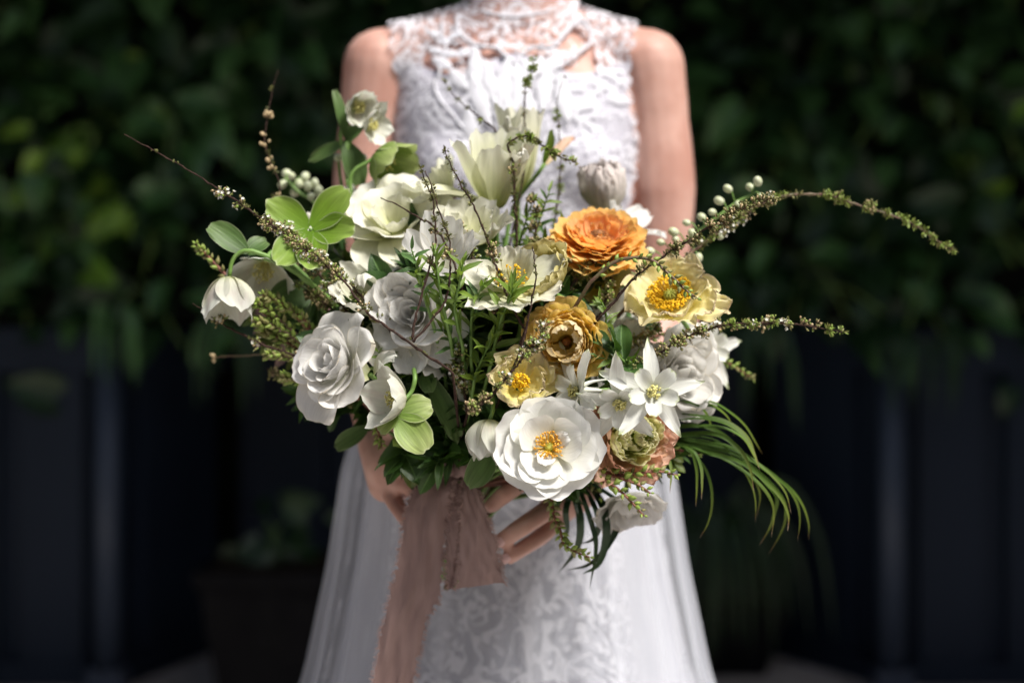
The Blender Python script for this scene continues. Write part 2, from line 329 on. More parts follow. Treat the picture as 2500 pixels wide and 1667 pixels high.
W_ = (.80, .80, .77)
M = {
 'skin': plain_mat('skin', (.44, .235, .185), (.56, .34, .28), 22, .52, .35, sss=.12, bump=.06),
 'nail': plain_mat('nail', (.62, .40, .38), None, 100, .3, .5, bump=0),
 'lace': lace_mat('lace', (.70, .70, .755), lo=.0), 'lace_skirt': lace_mat('lace_skirt', (.70, .71, .76), 75, lo=0.05, motif=30),
 'lining': plain_mat('lining', (.48, .465, .53), (.56, .545, .61), 14, .6, .3, bump=.1, stretch=(4, 4, .3)),
 'skirt': plain_mat('skirt_lining', (.46, .47, .52), (.54, .55, .60), 14, .6, .3, bump=.15, stretch=(6, 6, .25)),
 'applique': plain_mat('applique', (.66, .66, .71), (.58, .58, .63), 400, .6, .3, bump=.5),
 'tulle': tulle_mat('tulle', (.66, .68, .74), .20),
 'hair': plain_mat('hair', (.06, .035, .02), (.10, .06, .03), 90, .5, .4, stretch=(1, 1, .1)),
 'silk': plain_mat('silk_ribbon', (.23, .148, .135), (.33, .22, .20), 45, .5, .4, trans=.3, bump=.5, stretch=(1, 1, .25), sheen=.2),
 'fray': plain_mat('silk_fray', (.46, .32, .29), None, 30, .7, .2, trans=.3, bump=0),
 'stem': plain_mat('flower_stem', (.13, .24, .05), (.18, .30, .08), 120, .45, .4),
 'stem_dark': plain_mat('woody_stem', (.026, .015, .012), (.065, .038, .03), 300, .8, .1, bump=.6),
 'stem_red': plain_mat('red_stem', (.15, .055, .04), (.24, .10, .06), 300, .5, .3, bump=.4),
 'stem_brown': plain_mat('brown_green_stem', (.12, .11, .05), (.16, .08, .06), 200, .5, .3),
 'bud_green': plain_mat('green_bud', (.20, .30, .05), (.28, .36, .08), 260, .45, .4, trans=.1),
 'bud_olive': plain_mat('olive_bud', (.17, .18, .05), (.30, .28, .12), 400, .5, .3, trans=.15),
 'bud_dark': plain_mat('dark_bract', (.07, .085, .025), (.14, .14, .045), 500, .5, .3, trans=.15),
 'bud_tan': plain_mat('tan_bud', (.45, .33, .17), (.58, .46, .28), 500, .5, .3, trans=.15),
 'floret': plain_mat('white_floret', (.80, .78, .72), (.72, .72, .62), 500, .5, .3, trans=.2),
 'berry': plain_mat('pale_berry', (.50, .55, .33), (.64, .68, .48), 120, .35, .5, trans=.1, bump=0),
 'anther_gold': plain_mat('gold_anther', (.90, .52, .02), (.95, .66, .04), 900, .6, .2, trans=.2),
 'anther_orange': plain_mat('orange_anther', (.72, .34, .04), (.80, .45, .08), 900, .6, .2),
 'anther_pale': plain_mat('pale_anther', (.70, .64, .20), (.78, .74, .35), 900, .6, .2, trans=.2),
 'pistil': plain_mat('pistil_green', (.48, .52, .08), (.60, .60, .12), 500, .5, .3, trans=.1),
 'pistil_brown': plain_mat('pistil_brown', (.16, .06, .02), (.30, .13, .04), 700, .6, .3),
 # leaves
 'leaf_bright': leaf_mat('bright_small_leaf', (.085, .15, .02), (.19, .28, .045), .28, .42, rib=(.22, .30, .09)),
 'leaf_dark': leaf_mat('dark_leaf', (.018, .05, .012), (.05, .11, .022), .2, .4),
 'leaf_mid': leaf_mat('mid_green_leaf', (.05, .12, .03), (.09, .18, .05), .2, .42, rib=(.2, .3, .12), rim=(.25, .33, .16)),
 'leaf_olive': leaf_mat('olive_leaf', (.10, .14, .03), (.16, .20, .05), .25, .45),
 'bract_green': petal_mat('green_sepal', [(0, (.20, .34, .05)), (.5, (.26, .40, .08)), (1, (.36, .48, .15))], .28, .35, .5, edge=((.50, .58, .30), .44, .93), ufreq=16, bump=.4),
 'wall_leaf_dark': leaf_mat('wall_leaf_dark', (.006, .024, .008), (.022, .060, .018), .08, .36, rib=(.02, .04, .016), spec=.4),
 'wall_leaf_mid': leaf_mat('wall_leaf_mid', (.022, .085, .022), (.085, .20, .06), .15, .30, rib=(.10, .18, .08), spec=.5),  # brightened to stand in for highlights among the dark leaves
 'wall_leaf_lime': leaf_mat('wall_leaf_lime', (.09, .26, .03), (.32, .52, .07), .25, .32, rib=(.3, .4, .1), spec=.5),  # bright leaf colour stands in for dappled sun the roof keeps off
 'grass_blade': petal_mat('grass_blade', [(0, (.045, .10, .02)), (.55, (.10, .19, .03)), (.9, (.20, .25, .045)), (.97, (.14, .06, .03)), (1, (.45, .36, .25))], .28, .3, .5, ufreq=9, spec=.2, vary=.35),
 'grass_dark': petal_mat('dark_grass_blade', [(0, (.012, .035, .012)), (.6, (.022, .06, .02)), (1, (.05, .08, .03))], .15, .3, .35, ufreq=9, spec=.5),
 # petals
 'hell_dark': petal_mat('dark_green_leaf', [(0, (.07, .13, .035)), (.5, (.10, .18, .05)), (1, (.14, .22, .07))], .25, .35, .45, edge=((.26, .32, .17), .455, .96), ufreq=12, bump=.4),
 'white_rose': petal_mat('white_rose_petal', [(0, (.80, .79, .62)), (.35, (.88, .87, .83)), (1, (.89, .885, .865))], .44, .09, .5, vary=.06, bump=.5, edge=((.80, .73, .60), .475, .975), blotch=.16, blotch_col=(.78, .72, .58)),
 'white_open': petal_mat('white_open_petal', [(0, (.76, .74, .50)), (.35, (.83, .83, .76)), (1, (.86, .86, .84))], .38, .03, .45, vary=.04),
 'white_cream': petal_mat('cream_tulip_petal', [(0, (.58, .62, .22)), (.3, (.74, .74, .50)), (.8, (.82, .81, .68)), (1, (.84, .83, .74))], .32, .10, .45, ufreq=18),
 'white_lily': petal_mat('pale_tulip_petal', [(0, (.60, .66, .24)), (.25, (.76, .78, .46)), (.7, (.84, .84, .64)), (1, (.86, .86, .74))], .30, .14, .45, ufreq=20, blotch=.25, blotch_col=(.5, .56, .26)),
 'columbine': petal_mat('columbine_petal', [(0, (.74, .76, .60)), (.4, (.82, .83, .78)), (.9, (.82, .84, .78)), (1, (.62, .70, .40))], .30, .12, .45, ufreq=22),
 'orange': petal_mat('orange_petal', [(0, (.95, .47, .10)), (.45, (.98, .61, .18)), (.85, (.98, .65, .22)), (1, (.98, .70, .27))], .48, .10, .45, edge=((.97, .68, .24), .44, .92), ufreq=14, tcol=(1, .9, .7)),
 'orange_in': petal_mat('orange_inner_petal', [(0, (.95, .46, .16)), (.6, (.97, .57, .24)), (1, (.97, .66, .32))], .5, .08, .45, ufreq=12, tcol=(1, .8, .5)),
 'gold': petal_mat('gold_petal', [(0, (.84, .66, .10)), (.5, (.95, .76, .20)), (.85, (.96, .75, .27)), (1, (.96, .76, .34))], .55, .14, .5, edge=((.84, .60, .32), .45, .95), ufreq=24, tcol=(1, .95, .75), blotch=.8, blotch_col=(.82, .74, .16)),
 'gold_in': petal_mat('gold_inner_petal', [(0, (.60, .44, .10)), (.6, (.78, .62, .28)), (1, (.84, .70, .46))], .3, .10, .5, ufreq=14),
 'peach': petal_mat('peach_petal', [(0, (.82, .66, .36)), (.4, (.90, .66, .48)), (1, (.90, .58, .44))], .45, .14, .5, edge=((.84, .44, .32), .46, .96), ufreq=18, blotch=.6, blotch_col=(.70, .50, .24)),
 'peach_green': petal_mat('peach_green_petal', [(0, (.62, .78, .14)), (.5, (.76, .82, .30)), (1, (.86, .82, .52))], .42, .18, .5, ufreq=16, blotch=.4, blotch_col=(.72, .52, .28)),
 'poppy': petal_mat('yellow_poppy_petal', [(0, (.93, .78, .14)), (.35, (.94, .86, .36)), (.8, (.94, .86, .48)), (1, (.93, .82, .52))], .42, .10, .5, edge=((.92, .78, .52), .46, .95), ufreq=20, bump=.5),
 'poppy_back': petal_mat('yellow_back_petal', [(0, (.44, .42, .06)), (.5, (.62, .56, .16)), (1, (.72, .64, .32))], .35, .2, .5, ufreq=20),
 'hell_white': petal_mat('white_hellebore_sepal', [(0, (.50, .55, .24)), (.3, (.74, .74, .60)), (1, (.80, .82, .74))], .30, .14, .45, ufreq=16, blotch=.35, blotch_col=(.66, .46, .46)),
 'hell_green': petal_mat('green_hellebore_sepal', [(0, (.18, .30, .05)), (.5, (.27, .38, .09)), (1, (.44, .52, .20))], .30, .35, .45, edge=((.52, .58, .32), .45, .94), ufreq=14, bump=.4),
 'hell_lime': petal_mat('lime_hellebore_sepal', [(0, (.17, .32, .025)), (.5, (.22, .37, .04)), (1, (.34, .48, .11))], .32, .25, .45, edge=((.60, .68, .38), .455, .95), ufreq=14, bump=.4),
 'greige': petal_mat('greyish_bud_petal', [(0, (.62, .62, .44)), (.5, (.74, .68, .62)), (1, (.80, .72, .69))], .25, .25, .55, ufreq=12, bump=.6),
 # place
 'navy': plain_mat('navy_paint', (.008, .015, .028), (.012, .020, .036), 5, .6, .2, bump=.1, stretch=(1, 1, .2)),
 'navy_trim': plain_mat('navy_trim', (.035, .05, .082), (.042, .058, .092), 5, .45, .4, bump=.1),
 'planter': plain_mat('planter_black', (.006, .006, .007), (.009, .009, .010), 20, .8, .04),
 'paving': plain_mat('paving_stone', (.36, .33, .31), (.46, .42, .39), 25, .85, .2, bump=.5),
 'soil': plain_mat('soil', (.02, .014, .01), (.035, .025, .017), 60, .9, .1, bump=1),
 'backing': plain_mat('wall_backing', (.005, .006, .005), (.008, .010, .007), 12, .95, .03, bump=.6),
 'shade_roof': plain_mat('shade_roof_dark', (.03, .03, .035), None, 12, .8, .2),
 'sky_blocker': plain_mat('sky_blocker_dark', (.05, .055, .05), (.08, .085, .075), 3, .9, .1),
}

# ================================================================== SETTING
def box(mb, x0, x1, y0, y1, z0, z1, mi=0, bev=0.0):
    vs = [(x0, y0, z0), (x1, y0, z0), (x1, y1, z0), (x0, y1, z0), (x0, y0, z1), (x1, y0, z1), (x1, y1, z1), (x0, y1, z1)]
    mb.add(vs, [(0, 3, 2, 1), (4, 5, 6, 7), (0, 1, 5, 4), (1, 2, 6, 5), (2, 3, 7, 6), (3, 0, 4, 7)], mi)

def obox(mb, a, b, depth, z0, z1, mi=0):
    """upright slab from a to b (xy), its visible face on the line a-b, thickness going back"""
    a = V((a[0], a[1])); b = V((b[0], b[1])); d = (b - a).normalized(); n = V((-d.y, d.x)) * depth
    q = [a, b, b + n, a + n]
    vs = [(p.x, p.y, z0) for p in q] + [(p.x, p.y, z1) for p in q]
    mb.add(vs, [(0, 3, 2, 1), (4, 5, 6, 7), (0, 1, 5, 4), (1, 2, 6, 5), (2, 3, 7, 6), (3, 0, 4, 7)], mi)

mb = MB(); g = 60
mb.add([(-g, -g, -.06), (g, -g, -.06), (g, g, -.06), (-g, g, -.06)], [(0, 1, 2, 3)])
tag(mb.build('ground', [M['paving']]), kind='structure')
# paving stones behind the bride, a joint between each
pav = empty('paving'); tag(pav, kind='structure')
pr = random.Random(3)
meshes = []
for k in range(4):
    mb = MB(); s = .5
    vs = [(-.246, -.246, -.05), (.246, -.246, -.05), (.246, .246, -.05), (-.246, .246, -.05),
          (-.246, -.246, -.006), (.246, -.246, -.006), (.246, .246, -.006), (-.246, .246, -.006),
          (-.24, -.24, 0), (.24, -.24, 0.0005 * k), (.24, .24, 0), (-.24, .24, .0004 * k)]
    fs = []
    for b in (0, 4):
        for i in range(4): fs.append((b + i, b + (i + 1) % 4, b + 4 + (i + 1) % 4, b + 4 + i))
    fs.append((8, 9, 10, 11)); mb.add(vs, fs)
    meshes.append(mb.mesh('paving_slab', [M['paving']], False))
for i in range(-6, 7):
    for j in range(-4, 8):
        o = link('paving_slab', meshes[pr.randrange(4)], pav)
        o.location = (i * .5 + (.25 if j % 2 else 0), j * .5 - .1, pr.uniform(-.002, .002)); o.rotation_euler.z = pr.choice([0, PI / 2, PI])

YL = 4.20 - 1.70           # front of the panelled wall on the left
def panelled(name, label, a, b, n, ztop, postw=None, seed=0):
    """wall of vertical boards standing proud of dark recesses"""
    t = empty(name, (a[0], a[1], 0), label, 'wall')
    A = V((0, 0)); B = V((b[0] - a[0], b[1] - a[1])); L = B.length; d = B / L; nn = V((-d.y, d.x))
    mb = MB(); obox(mb, A + nn * .05, B + nn * .05, .08, 0, ztop); mb.build('wall_panel', [M['navy']], t, smooth=False)
    bw = L / n
    for i in range(n):
        s0 = i * bw + bw * .14; s1 = (i + 1) * bw - bw * .14
        mb = MB(); obox(mb, A + d * s0 + nn * .012, A + d * s1 + nn * .012, .045, .02, ztop - .02)
        mb.build('board', [M['navy']], t, smooth=False)
    mb = MB(); obox(mb, A + nn * .0, B + nn * .0, .04, ztop - .10, ztop + .03); mb.build('rail', [M['navy']], t, smooth=False)
    mb = MB(); obox(mb, A + nn * .0, B + nn * .0, .04, 0, .07); mb.build('skirting', [M['navy']], t, smooth=False)
    return t
zt = 1.03
panelled('panelled_wall', 'dark navy wall of upright boards on the far left below the hanging leaves', (-3.0, YL), (-1.235, YL), 7, zt)
panelled('panelled_wall', 'dark navy splayed wall between the left corner post and the black planter', (-1.13, YL + .05), (-.95, YL + .58), 1, zt)
panelled('panelled_wall', 'dark navy back wall hidden behind the skirt of the bride', (-.93, YL + .60), (.80, YL + .52), 5, zt)
panelled('panelled_wall', 'dark splayed wall between the grassy planter and the right corner post', (.82, YL + .48), (1.06, YL + .06), 1, zt)
panelled('panelled_wall', 'near black wall of upright boards at the far right edge', (1.17, YL + .0), (3.0, YL + .0), 7, zt)
for x, lab in ((-1.185, 'slate blue corner post of the wall at the left'), (1.115, 'dim blue corner post of the wall at the right')):
    t = empty('corner_post', (x, YL - .02, 0), lab, 'post', 'corner posts of the wall')
    mb = MB(); mb.tube([V((0, 0, .06)), V((0, 0, 1.02))], .040, 10, cap=True); mb.build('shaft', [M['navy_trim']], t)
    mb = MB(); box(mb, -.052, .052, -.05, .05, 0, .06); mb.build('base', [M['navy_trim']], t, smooth=False)
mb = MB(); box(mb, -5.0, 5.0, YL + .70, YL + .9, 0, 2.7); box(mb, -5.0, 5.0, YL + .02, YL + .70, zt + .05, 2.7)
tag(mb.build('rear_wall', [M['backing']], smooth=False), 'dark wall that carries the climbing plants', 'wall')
mb = MB(); box(mb, -5.0, 5.0, .42, YL + .9, 2.72, 2.85)
tag(mb.build('unseen_shade_roof', [M['shade_roof']], smooth=False), kind='structure')  # out-of-view slab added to keep sun and sky off the leafy wall

mb = MB(); box(mb, -9, 9, -9.4, -9.0, 0, 4.6); tag(mb.build('unseen_sky_blocker', [M['sky_blocker']], smooth=False), kind='structure')  # unseen wall added behind the camera to block low sky light
for s in (-1, 1):
    mb = MB(); box(mb, s * 5.2 - .2, s * 5.2 + .2, -9.0, YL + .9, 0, 4.6); tag(mb.build('unseen_sky_blocker', [M['sky_blocker']], smooth=False), kind='structure')  # unseen side walls, added to cut sky light from the sides

# ---- leaf shapes
def leaf_shape(kind, nu=5, nv=9, seed=0):
    r = random.Random(seed); vs = []; uv = []
    bend = r.uniform(.25, .7); tw = r.uniform(-.3, .3)
    for j in range(nv):
        v = j / (nv - 1)
        if kind == 'lance': wd = .115 * math.sin(PI * min(1, v ** .75)) ** .9 + .004
        elif kind == 'oval': wd = .26 * max(0, math.sin(PI * v ** .8)) ** .7 + .004
        elif kind == 'round': wd = .36 * max(0, math.sin(PI * v ** .85)) ** .6 + .01
        elif kind == 'heart': wd = .40 * max(0, math.sin(PI * (v * .93 + .07) ** .62)) ** .8 * (1 - .2 * v) + .004
        elif kind == 'strap': wd = .07 * max(0, math.sin(PI * v ** .6)) ** .6 + .003
        ang = bend * v; y = math.sin(ang) / max(bend, .01); z = -(1 - math.cos(ang)) / max(bend, .01)
        if kind == 'heart' and v < .2: pass
        for i in range(nu):
            u = i / (nu - 1) * 2 - 1
            yy = y - (.16 * abs(u) ** 1.5 * (1 - v) ** 4 if kind == 'heart' else 0)
            zz = z + abs(u) * wd * .45 + .03 * math.sin(9 * v + 3 * u + seed) * abs(u) + tw * u * wd * v
            vs.append((u * wd, yy, zz)); uv.append((u * .5 + .5, v))
    return vs, grid_faces(nu, nv), uv
def leaf_meshes(kind, mat, n=3, nu=5, nv=9):
    out = []
    for s in range(n):
        vs, fs, uv = leaf_shape(kind, nu, nv, s * 7 + 1); out.append(mk_mesh('leaf', vs, fs, [mat], None, uv))
    return out
def place_leaf(me, parent, pos, d, n, size, name='leaf'):
    d = d.normalized(); x = d.cross(n)
    if x.length < 1e-4: x = d.cross(V((.3, .2, 1)))
    x.normalize(); n = x.cross(d)
    o = link(name, me, parent)
    m = Matrix((x, d, n)).transposed().to_4x4(); m.translation = pos
    o.matrix_local = m @ Matrix.Scale(size, 4)
    return o

# ---- living wall
wr = random.Random(11)
LM = {k: leaf_meshes('heart', M['wall_leaf_' + k], 4, 5, 8) for k in ('dark', 'mid', 'lime')}
OM = {k: leaf_meshes('oval', M['wall_leaf_' + k], 3, 5, 8) for k in ('dark', 'mid', 'lime')}
def wall_plant(px, py, D, n, spread, smin, smax, tone, label, group=None, name='climbing_plant', droop=.6):
    c = P(px, py, D); t = empty(name, c, label, 'plant', group)
    for k in range(n):
        off = V((wr.gauss(0, spread), wr.uniform(-.06, .16), wr.gauss(0, spread * .9)))
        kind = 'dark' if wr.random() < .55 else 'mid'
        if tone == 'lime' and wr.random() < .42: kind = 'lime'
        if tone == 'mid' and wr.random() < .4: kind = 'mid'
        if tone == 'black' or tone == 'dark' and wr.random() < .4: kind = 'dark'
        d = V((wr.uniform(-1, 1), wr.uniform(-.8, -.1), wr.uniform(-1.1, .5) - droop * .3)).normalized()
        nrm = V((wr.uniform(-.5, .5), -1, wr.uniform(-.1, 1.1)))
        me = wr.choice((LM if wr.random() < .65 else OM)[kind])
        place_leaf(me, t, off, d, nrm, wr.uniform(smin, smax))
    mb = MB()
    for k in range(3):
        a = V((wr.uniform(-.1, .1), .15, wr.uniform(-.05, .1))); b = V((wr.uniform(-spread, spread), wr.uniform(-.05, .1), -spread * wr.uniform(.5, 1.2)))
        mb.tube(crom([a, (a + b) / 2 + V((0, -.05, .03)), b], 7), .003, 4)
    mb.build('stem', [M['stem']], t)
    return t
GW = 'dark climbing plants covering the wall behind the bride'
for j, py in enumerate((-120, 40, 200, 360, 520, 680)):
    for i in range(11):
        px = i * 250 + wr.uniform(-60, 60) + (125 if j % 2 else 0) - 100
        if 1000 < px < 1500 and py > 150: continue      # hidden by the bride
        if px > 2600: continue
        hh = ['at the top edge of the picture', 'level with her shoulders', 'level with the top of the upright twig', 'level with the tall tulip', 'level with the orange ranunculus', 'level with the nodding white bell'][j]
        xx = ['beyond the left edge', 'at the left edge', 'near the left edge', 'in the left part', 'left of her arm', 'hidden left of her neck', 'hidden right of her neck', 'right of her arm', 'in the right part', 'near the right edge', 'at the right edge', 'beyond the right edge'][i + (1 if i > 5 else 0)]
        wall_plant(px, py, 4.10 + wr.uniform(-.08, .1), 15, .17, .085, .16, 'dark', 'blurred dark wall plant %s, %s' % (xx, hh), GW)
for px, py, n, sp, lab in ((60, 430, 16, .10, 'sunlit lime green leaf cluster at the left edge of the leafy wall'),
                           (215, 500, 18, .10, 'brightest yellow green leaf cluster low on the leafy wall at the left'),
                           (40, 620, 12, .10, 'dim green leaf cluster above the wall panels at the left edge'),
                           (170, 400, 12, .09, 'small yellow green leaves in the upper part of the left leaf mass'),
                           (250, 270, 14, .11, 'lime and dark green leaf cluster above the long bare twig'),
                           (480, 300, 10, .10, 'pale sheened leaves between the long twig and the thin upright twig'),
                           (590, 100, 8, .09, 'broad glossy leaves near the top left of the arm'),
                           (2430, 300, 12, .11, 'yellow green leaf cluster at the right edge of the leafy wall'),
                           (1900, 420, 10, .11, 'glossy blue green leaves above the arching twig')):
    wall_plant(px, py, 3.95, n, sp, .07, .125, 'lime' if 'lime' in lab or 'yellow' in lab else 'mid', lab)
# hanging fronds below the leafy edge
def fronds(px, py, D, n, L, wdt, mat, label, name='trailing_plant', down=True, seed=0, root=0.0):
    r = random.Random(seed); t = empty(name, P(px, py, D), label, 'plant')
    for k in range(n):
        a = r.uniform(-1, 1); le = L * r.uniform(.7, 1.1); lift = r.uniform(.1, .5) if not down else r.uniform(-.05, .12)
        p0 = V((a * root, 0, 0)); sx = a * le * (.25 if down else .75); sy = -r.uniform(.05, .5) * le * (.4 if down else .8)
        pts = crom([p0, p0 + V((sx * .5, sy * .5, lift * le)), p0 + V((sx * .9, sy * .9, (lift - .35) * le)), p0 + V((sx * 1.05, sy, (lift - 1.0) * le))], 10)
        vs, fs, uv = blade_geo(pts, wdt * r.uniform(.7, 1.2), r)
        link('leaf', mk_mesh('leaf', vs, fs, [mat], None, uv), t)
    return t
def blade_geo(pts, wd, r, tip=.02, twist=.6, nrm=None):
    T, N, B = frames(pts); n = len(pts); vs = []; uv = []
    tw0 = r.uniform(-twist, twist)
    for i, p in enumerate(pts):
        v = i / (n - 1); ww = wd * (min(1, .45 + v * 2.5)) * (1 - max(0, (v - .55) / .45) ** 1.6 * (1 - tip))
        side = T[i].cross(V(nrm or (0, -1, .35)))
        side = side.normalized() if side.length > .05 else N[i]
        up = side.cross(T[i]); a = tw0 * (1 - v) + .2 * math.sin(3 * v + tw0 * 5)
        s = side * math.cos(a) + up * math.sin(a); u2 = s.cross(T[i])
        for q in (-1, 0, 1):
            vs.append(p + s * (q * ww) + u2 * (abs(q) * ww * .35)); uv.append((q * .5 + .5, v))
    return vs, grid_faces(3, n), uv
for k, (px, py, L, lab) in enumerate(((275, 800, .20, 'pale tipped frond hanging at the left beside the corner post'), (560, 840, .24, 'dark frond hanging behind the white rose at the left'),
                      (1840, 850, .26, 'dark frond hanging under the red bud spike at the right'), (2270, 880, .20, 'dim green frond hanging at the far right'))):
    fronds(px, py - 40, 4.0, 7, L, .010, M['wall_leaf_dark'] if k != 0 else M['wall_leaf_mid'], lab, seed=k, root=.06)

def planter(px, py_top, D, w0, label, z1):
    c = P(px, 833.5, D); t = empty('planter', (c.x, c.y, 0), label, 'planter', 'black planters on the paving')
    for nm, m_, a, b, z0, zz in (('pot', 'planter', .36, .5, 0, z1 - .04), ('rim', 'planter', .54, .54, z1 - .04, z1)):
        mb = MB(); h0 = a * w0; h1 = b * w0
        vs = [(-h0, -h0, z0), (h0, -h0, z0), (h0, h0, z0), (-h0, h0, z0), (-h1, -h1, zz), (h1, -h1, zz), (h1, h1, zz), (-h1, h1, zz)]
        mb.add(vs, [(0, 3, 2, 1), (0, 1, 5, 4), (1, 2, 6, 5), (2, 3, 7, 6), (3, 0, 4, 7)] + ([(4, 5, 6, 7)] if nm == 'rim' else []))
        mb.build(nm, [M[m_]], t, smooth=False)
    mb = MB(); h = .44 * w0; mb.add([(-h, -h, z1 + .004), (h, -h, z1 + .004), (h, h, z1 + .004), (-h, h, z1 + .004)], [(0, 1, 2, 3)]); mb.build('soil', [M['soil']], t)
    return t
planter(675, 1370, 4.0, .36, 'black planter standing behind the skirt at the left', .40)
planter(1770, 1480, 4.45, .30, 'black planter under the grassy plant at the right', .20)
t = wall_plant(700, 1330, 4.0, 16, .08, .07, .12, 'black', 'dark leafy plant growing in the left planter', name='leafy_plant')
fronds(1735, 1330, 4.35, 46, .44, .009, M['wall_leaf_dark'], 'arching grassy plant behind the palm blades at the lower right', 'grassy_plant', down=False, seed=9, root=.05)

# ================================================================== THE BRIDE
def closed_tube(bm, pts, radii, seg=14, flat=None):
    T, N, B = frames(pts); n = len(pts); rings = []
    def ring(c, N_, B_, ra, rb): return [bm.verts.new(c + N_ * math.cos(2 * PI * k / seg) * ra + B_ * math.sin(2 * PI * k / seg) * rb) for k in range(seg)]
    def r_(i):
        r = radii[i]; return r if isinstance(r, tuple) else (r, r)
    for q in (.35, .75, .95):
        a = r_(0); rings.append(ring(pts[0] - T[0] * min(a) * math.sqrt(1 - q * q), N[0], B[0], a[0] * q, a[1] * q))
    for i in range(n):
        a = r_(i); rings.append(ring(pts[i], N[i], B[i], a[0], a[1]))
    for q in (.95, .75, .35):
        a = r_(n - 1); rings.append(ring(pts[-1] + T[-1] * min(a) * math.sqrt(1 - q * q), N[-1], B[-1], a[0] * q, a[1] * q))
    for a, b in zip(rings, rings[1:]):
        for k in range(seg): bm.faces.new((a[k], a[(k + 1) % seg], b[(k + 1) % seg], b[k]))
    bm.faces.new(rings[0][::-1]); bm.faces.new(rings[-1])

def ctube(bm, ctrl, radii, n=None, seg=14):
    n = n or max(5, len(ctrl) * 4)
    pts = crom(ctrl, n)
    rr = []
    for i in range(n):
        x = i / (n - 1) * (len(radii) - 1); k = min(int(x), len(radii) - 2); t = x - k
        rr.append(radii[k] * (1 - t) + radii[k + 1] * t)
    closed_tube(bm, pts, rr, seg)

def torso(bm):
    R = [(.84, .136, .098, .012), (.90, .136, .098, .012), (.97, .126, .090, .008), (1.04, .116, .082, .004), (1.10, .124, .084, .0), (1.16, .132, .088, 0),
         (1.22, .138, .093, .0), (1.28, .140, .088, .004), (1.33, .138, .078, .012), (1.365, .120, .066, .018), (1.39, .088, .056, .022), (1.41, .066, .052, .022), (1.45, .056, .052, .018), (1.53, .054, .052, .008)]
    seg = 32; rings = []
    for z, a, b, cy in R:
        cx = .006 + max(0, z - 1.38) * .10
        rings.append([bm.verts.new((cx + a * math.copysign(abs(math.cos(2 * PI * k / seg)) ** .85, math.cos(2 * PI * k / seg)), cy + b * math.copysign(abs(math.sin(2 * PI * k / seg)) ** .9, math.sin(2 * PI * k / seg)), z)) for k in range(seg)])
    for a, b in zip(rings, rings[1:]):
        for k in range(seg): bm.faces.new((a[k], a[(k + 1) % seg], b[(k + 1) % seg], b[k]))
    bm.faces.new(rings[0][::-1]); bm.faces.new(rings[-1])
    for s in (-1, 1):
        ctube(bm, [V((s * .055 + .006, -.028, 1.262)), V((s * .068 + .006, -.050, 1.222)), V((s * .070 + .006, -.048, 1.205))], [.030, .046, .046])   # bust
        ctube(bm, [V((s * .05 + .008, .018, 1.385)), V((s * .11 + .006, .016, 1.366)), V((s * .160, .012, 1.352))], [.040, .040, .043])      # shoulder

def remesh(bm, name, vox, smooth, keep=None):
    me = bpy.data.meshes.new(name); bm.to_mesh(me); bm.free()
    o = bpy.data.objects.new(name, me); COL.objects.link(o)
    r = o.modifiers.new('r', 'REMESH'); r.mode = 'VOXEL'; r.voxel_size = vox
    s = o.modifiers.new('s', 'SMOOTH'); s.factor = .5; s.iterations = smooth
    dg = bpy.context.evaluated_depsgraph_get(); dg.update()
    out = bpy.data.meshes.new_from_object(o.evaluated_get(dg))
    bpy.data.objects.remove(o); bpy.data.meshes.remove(me)
    out.polygons.foreach_set('use_smooth', [True] * len(out.polygons))
    out.name = name
    return out

bm = bmesh.new(); torso(bm); tme = remesh(bm, 'torso_probe', .006, 14)
tv = [v.co.copy() for v in tme.vertices]; tf = [tuple(p.vertices) for p in tme.polygons]
TORSO = BVHTree.FromPolygons(tv, tf); bpy.data.meshes.remove(tme)

bride = empty('person', (0, 0.02, 0), 'woman in a white sleeveless lace wedding dress holding a large bouquet in both hands', 'person')
def put(o):      # children keep world coordinates
    o.parent = bride; o.matrix_parent_inverse = Matrix.Translation(-V((0, 0.02, 0))); return o

bm = bmesh.new(); torso(bm)
# head and neck
ctube(bm, [V((.020, .010, 1.50)), V((.020, -.004, 1.56)), V((.020, -.006, 1.62)), V((.020, 0, 1.66))], [.055, .066, .078, .070], 12, 20)
ctube(bm, [V((.020, -.055, 1.535)), V((.020, -.060, 1.565))], [.030, .036])
ctube(bm, [V((.020, -.082, 1.605)), V((.020, -.092, 1.585)), V((.020, -.084, 1.578))], [.007, .011, .010])
for s in (-1, 1):
    ctube(bm, [V((.02 + s * .074, .005, 1.575)), V((.02 + s * .080, .012, 1.61))], [.008, .012])
    # legs and feet
    ctube(bm, [V((s * .066, .01, .86)), V((s * .085, .01, .50)), V((s * .085, .02, .30)), V((s * .085, .03, .08))], [.070, .056, .050, .034], 16, 18)
    ctube(bm, [V((s * .088, .05, .045)), V((s * .092, -.06, .03)), V((s * .092, -.12, .022))], [.035, .032, .020])
# arms (her right arm is on the left of the picture)
ctube(bm, [V((-.158, .012, 1.350)), V((-.166, .012, 1.28)), V((-.173, .012, 1.21)), V((-.178, .016, 1.10))], [.046, .0415, .0425, .036], 16, 18)
ctube(bm, [V((.162, .012, 1.350)), V((.172, .012, 1.28)), V((.178, .012, 1.20)), V((.176, .016, 1.10))], [.046, .0415, .0430, .036], 16, 18)
WL = P(925, 1040, 1.47); WR = P(1445, 1120, 1.48)
ctube(bm, [V((-.178, .016, 1.10)), V((-.180, -.03, 1.055)), WL.lerp(V((-.178, .0, 1.05)), .45), WL], [.038, .040, .034, .025], 16, 18)
ctube(bm, [V((.176, .016, 1.10)), V((.182, -.03, 1.055)), WR.lerp(V((.178, .0, 1.05)), .45), WR], [.038, .040, .034, .025], 16, 18)
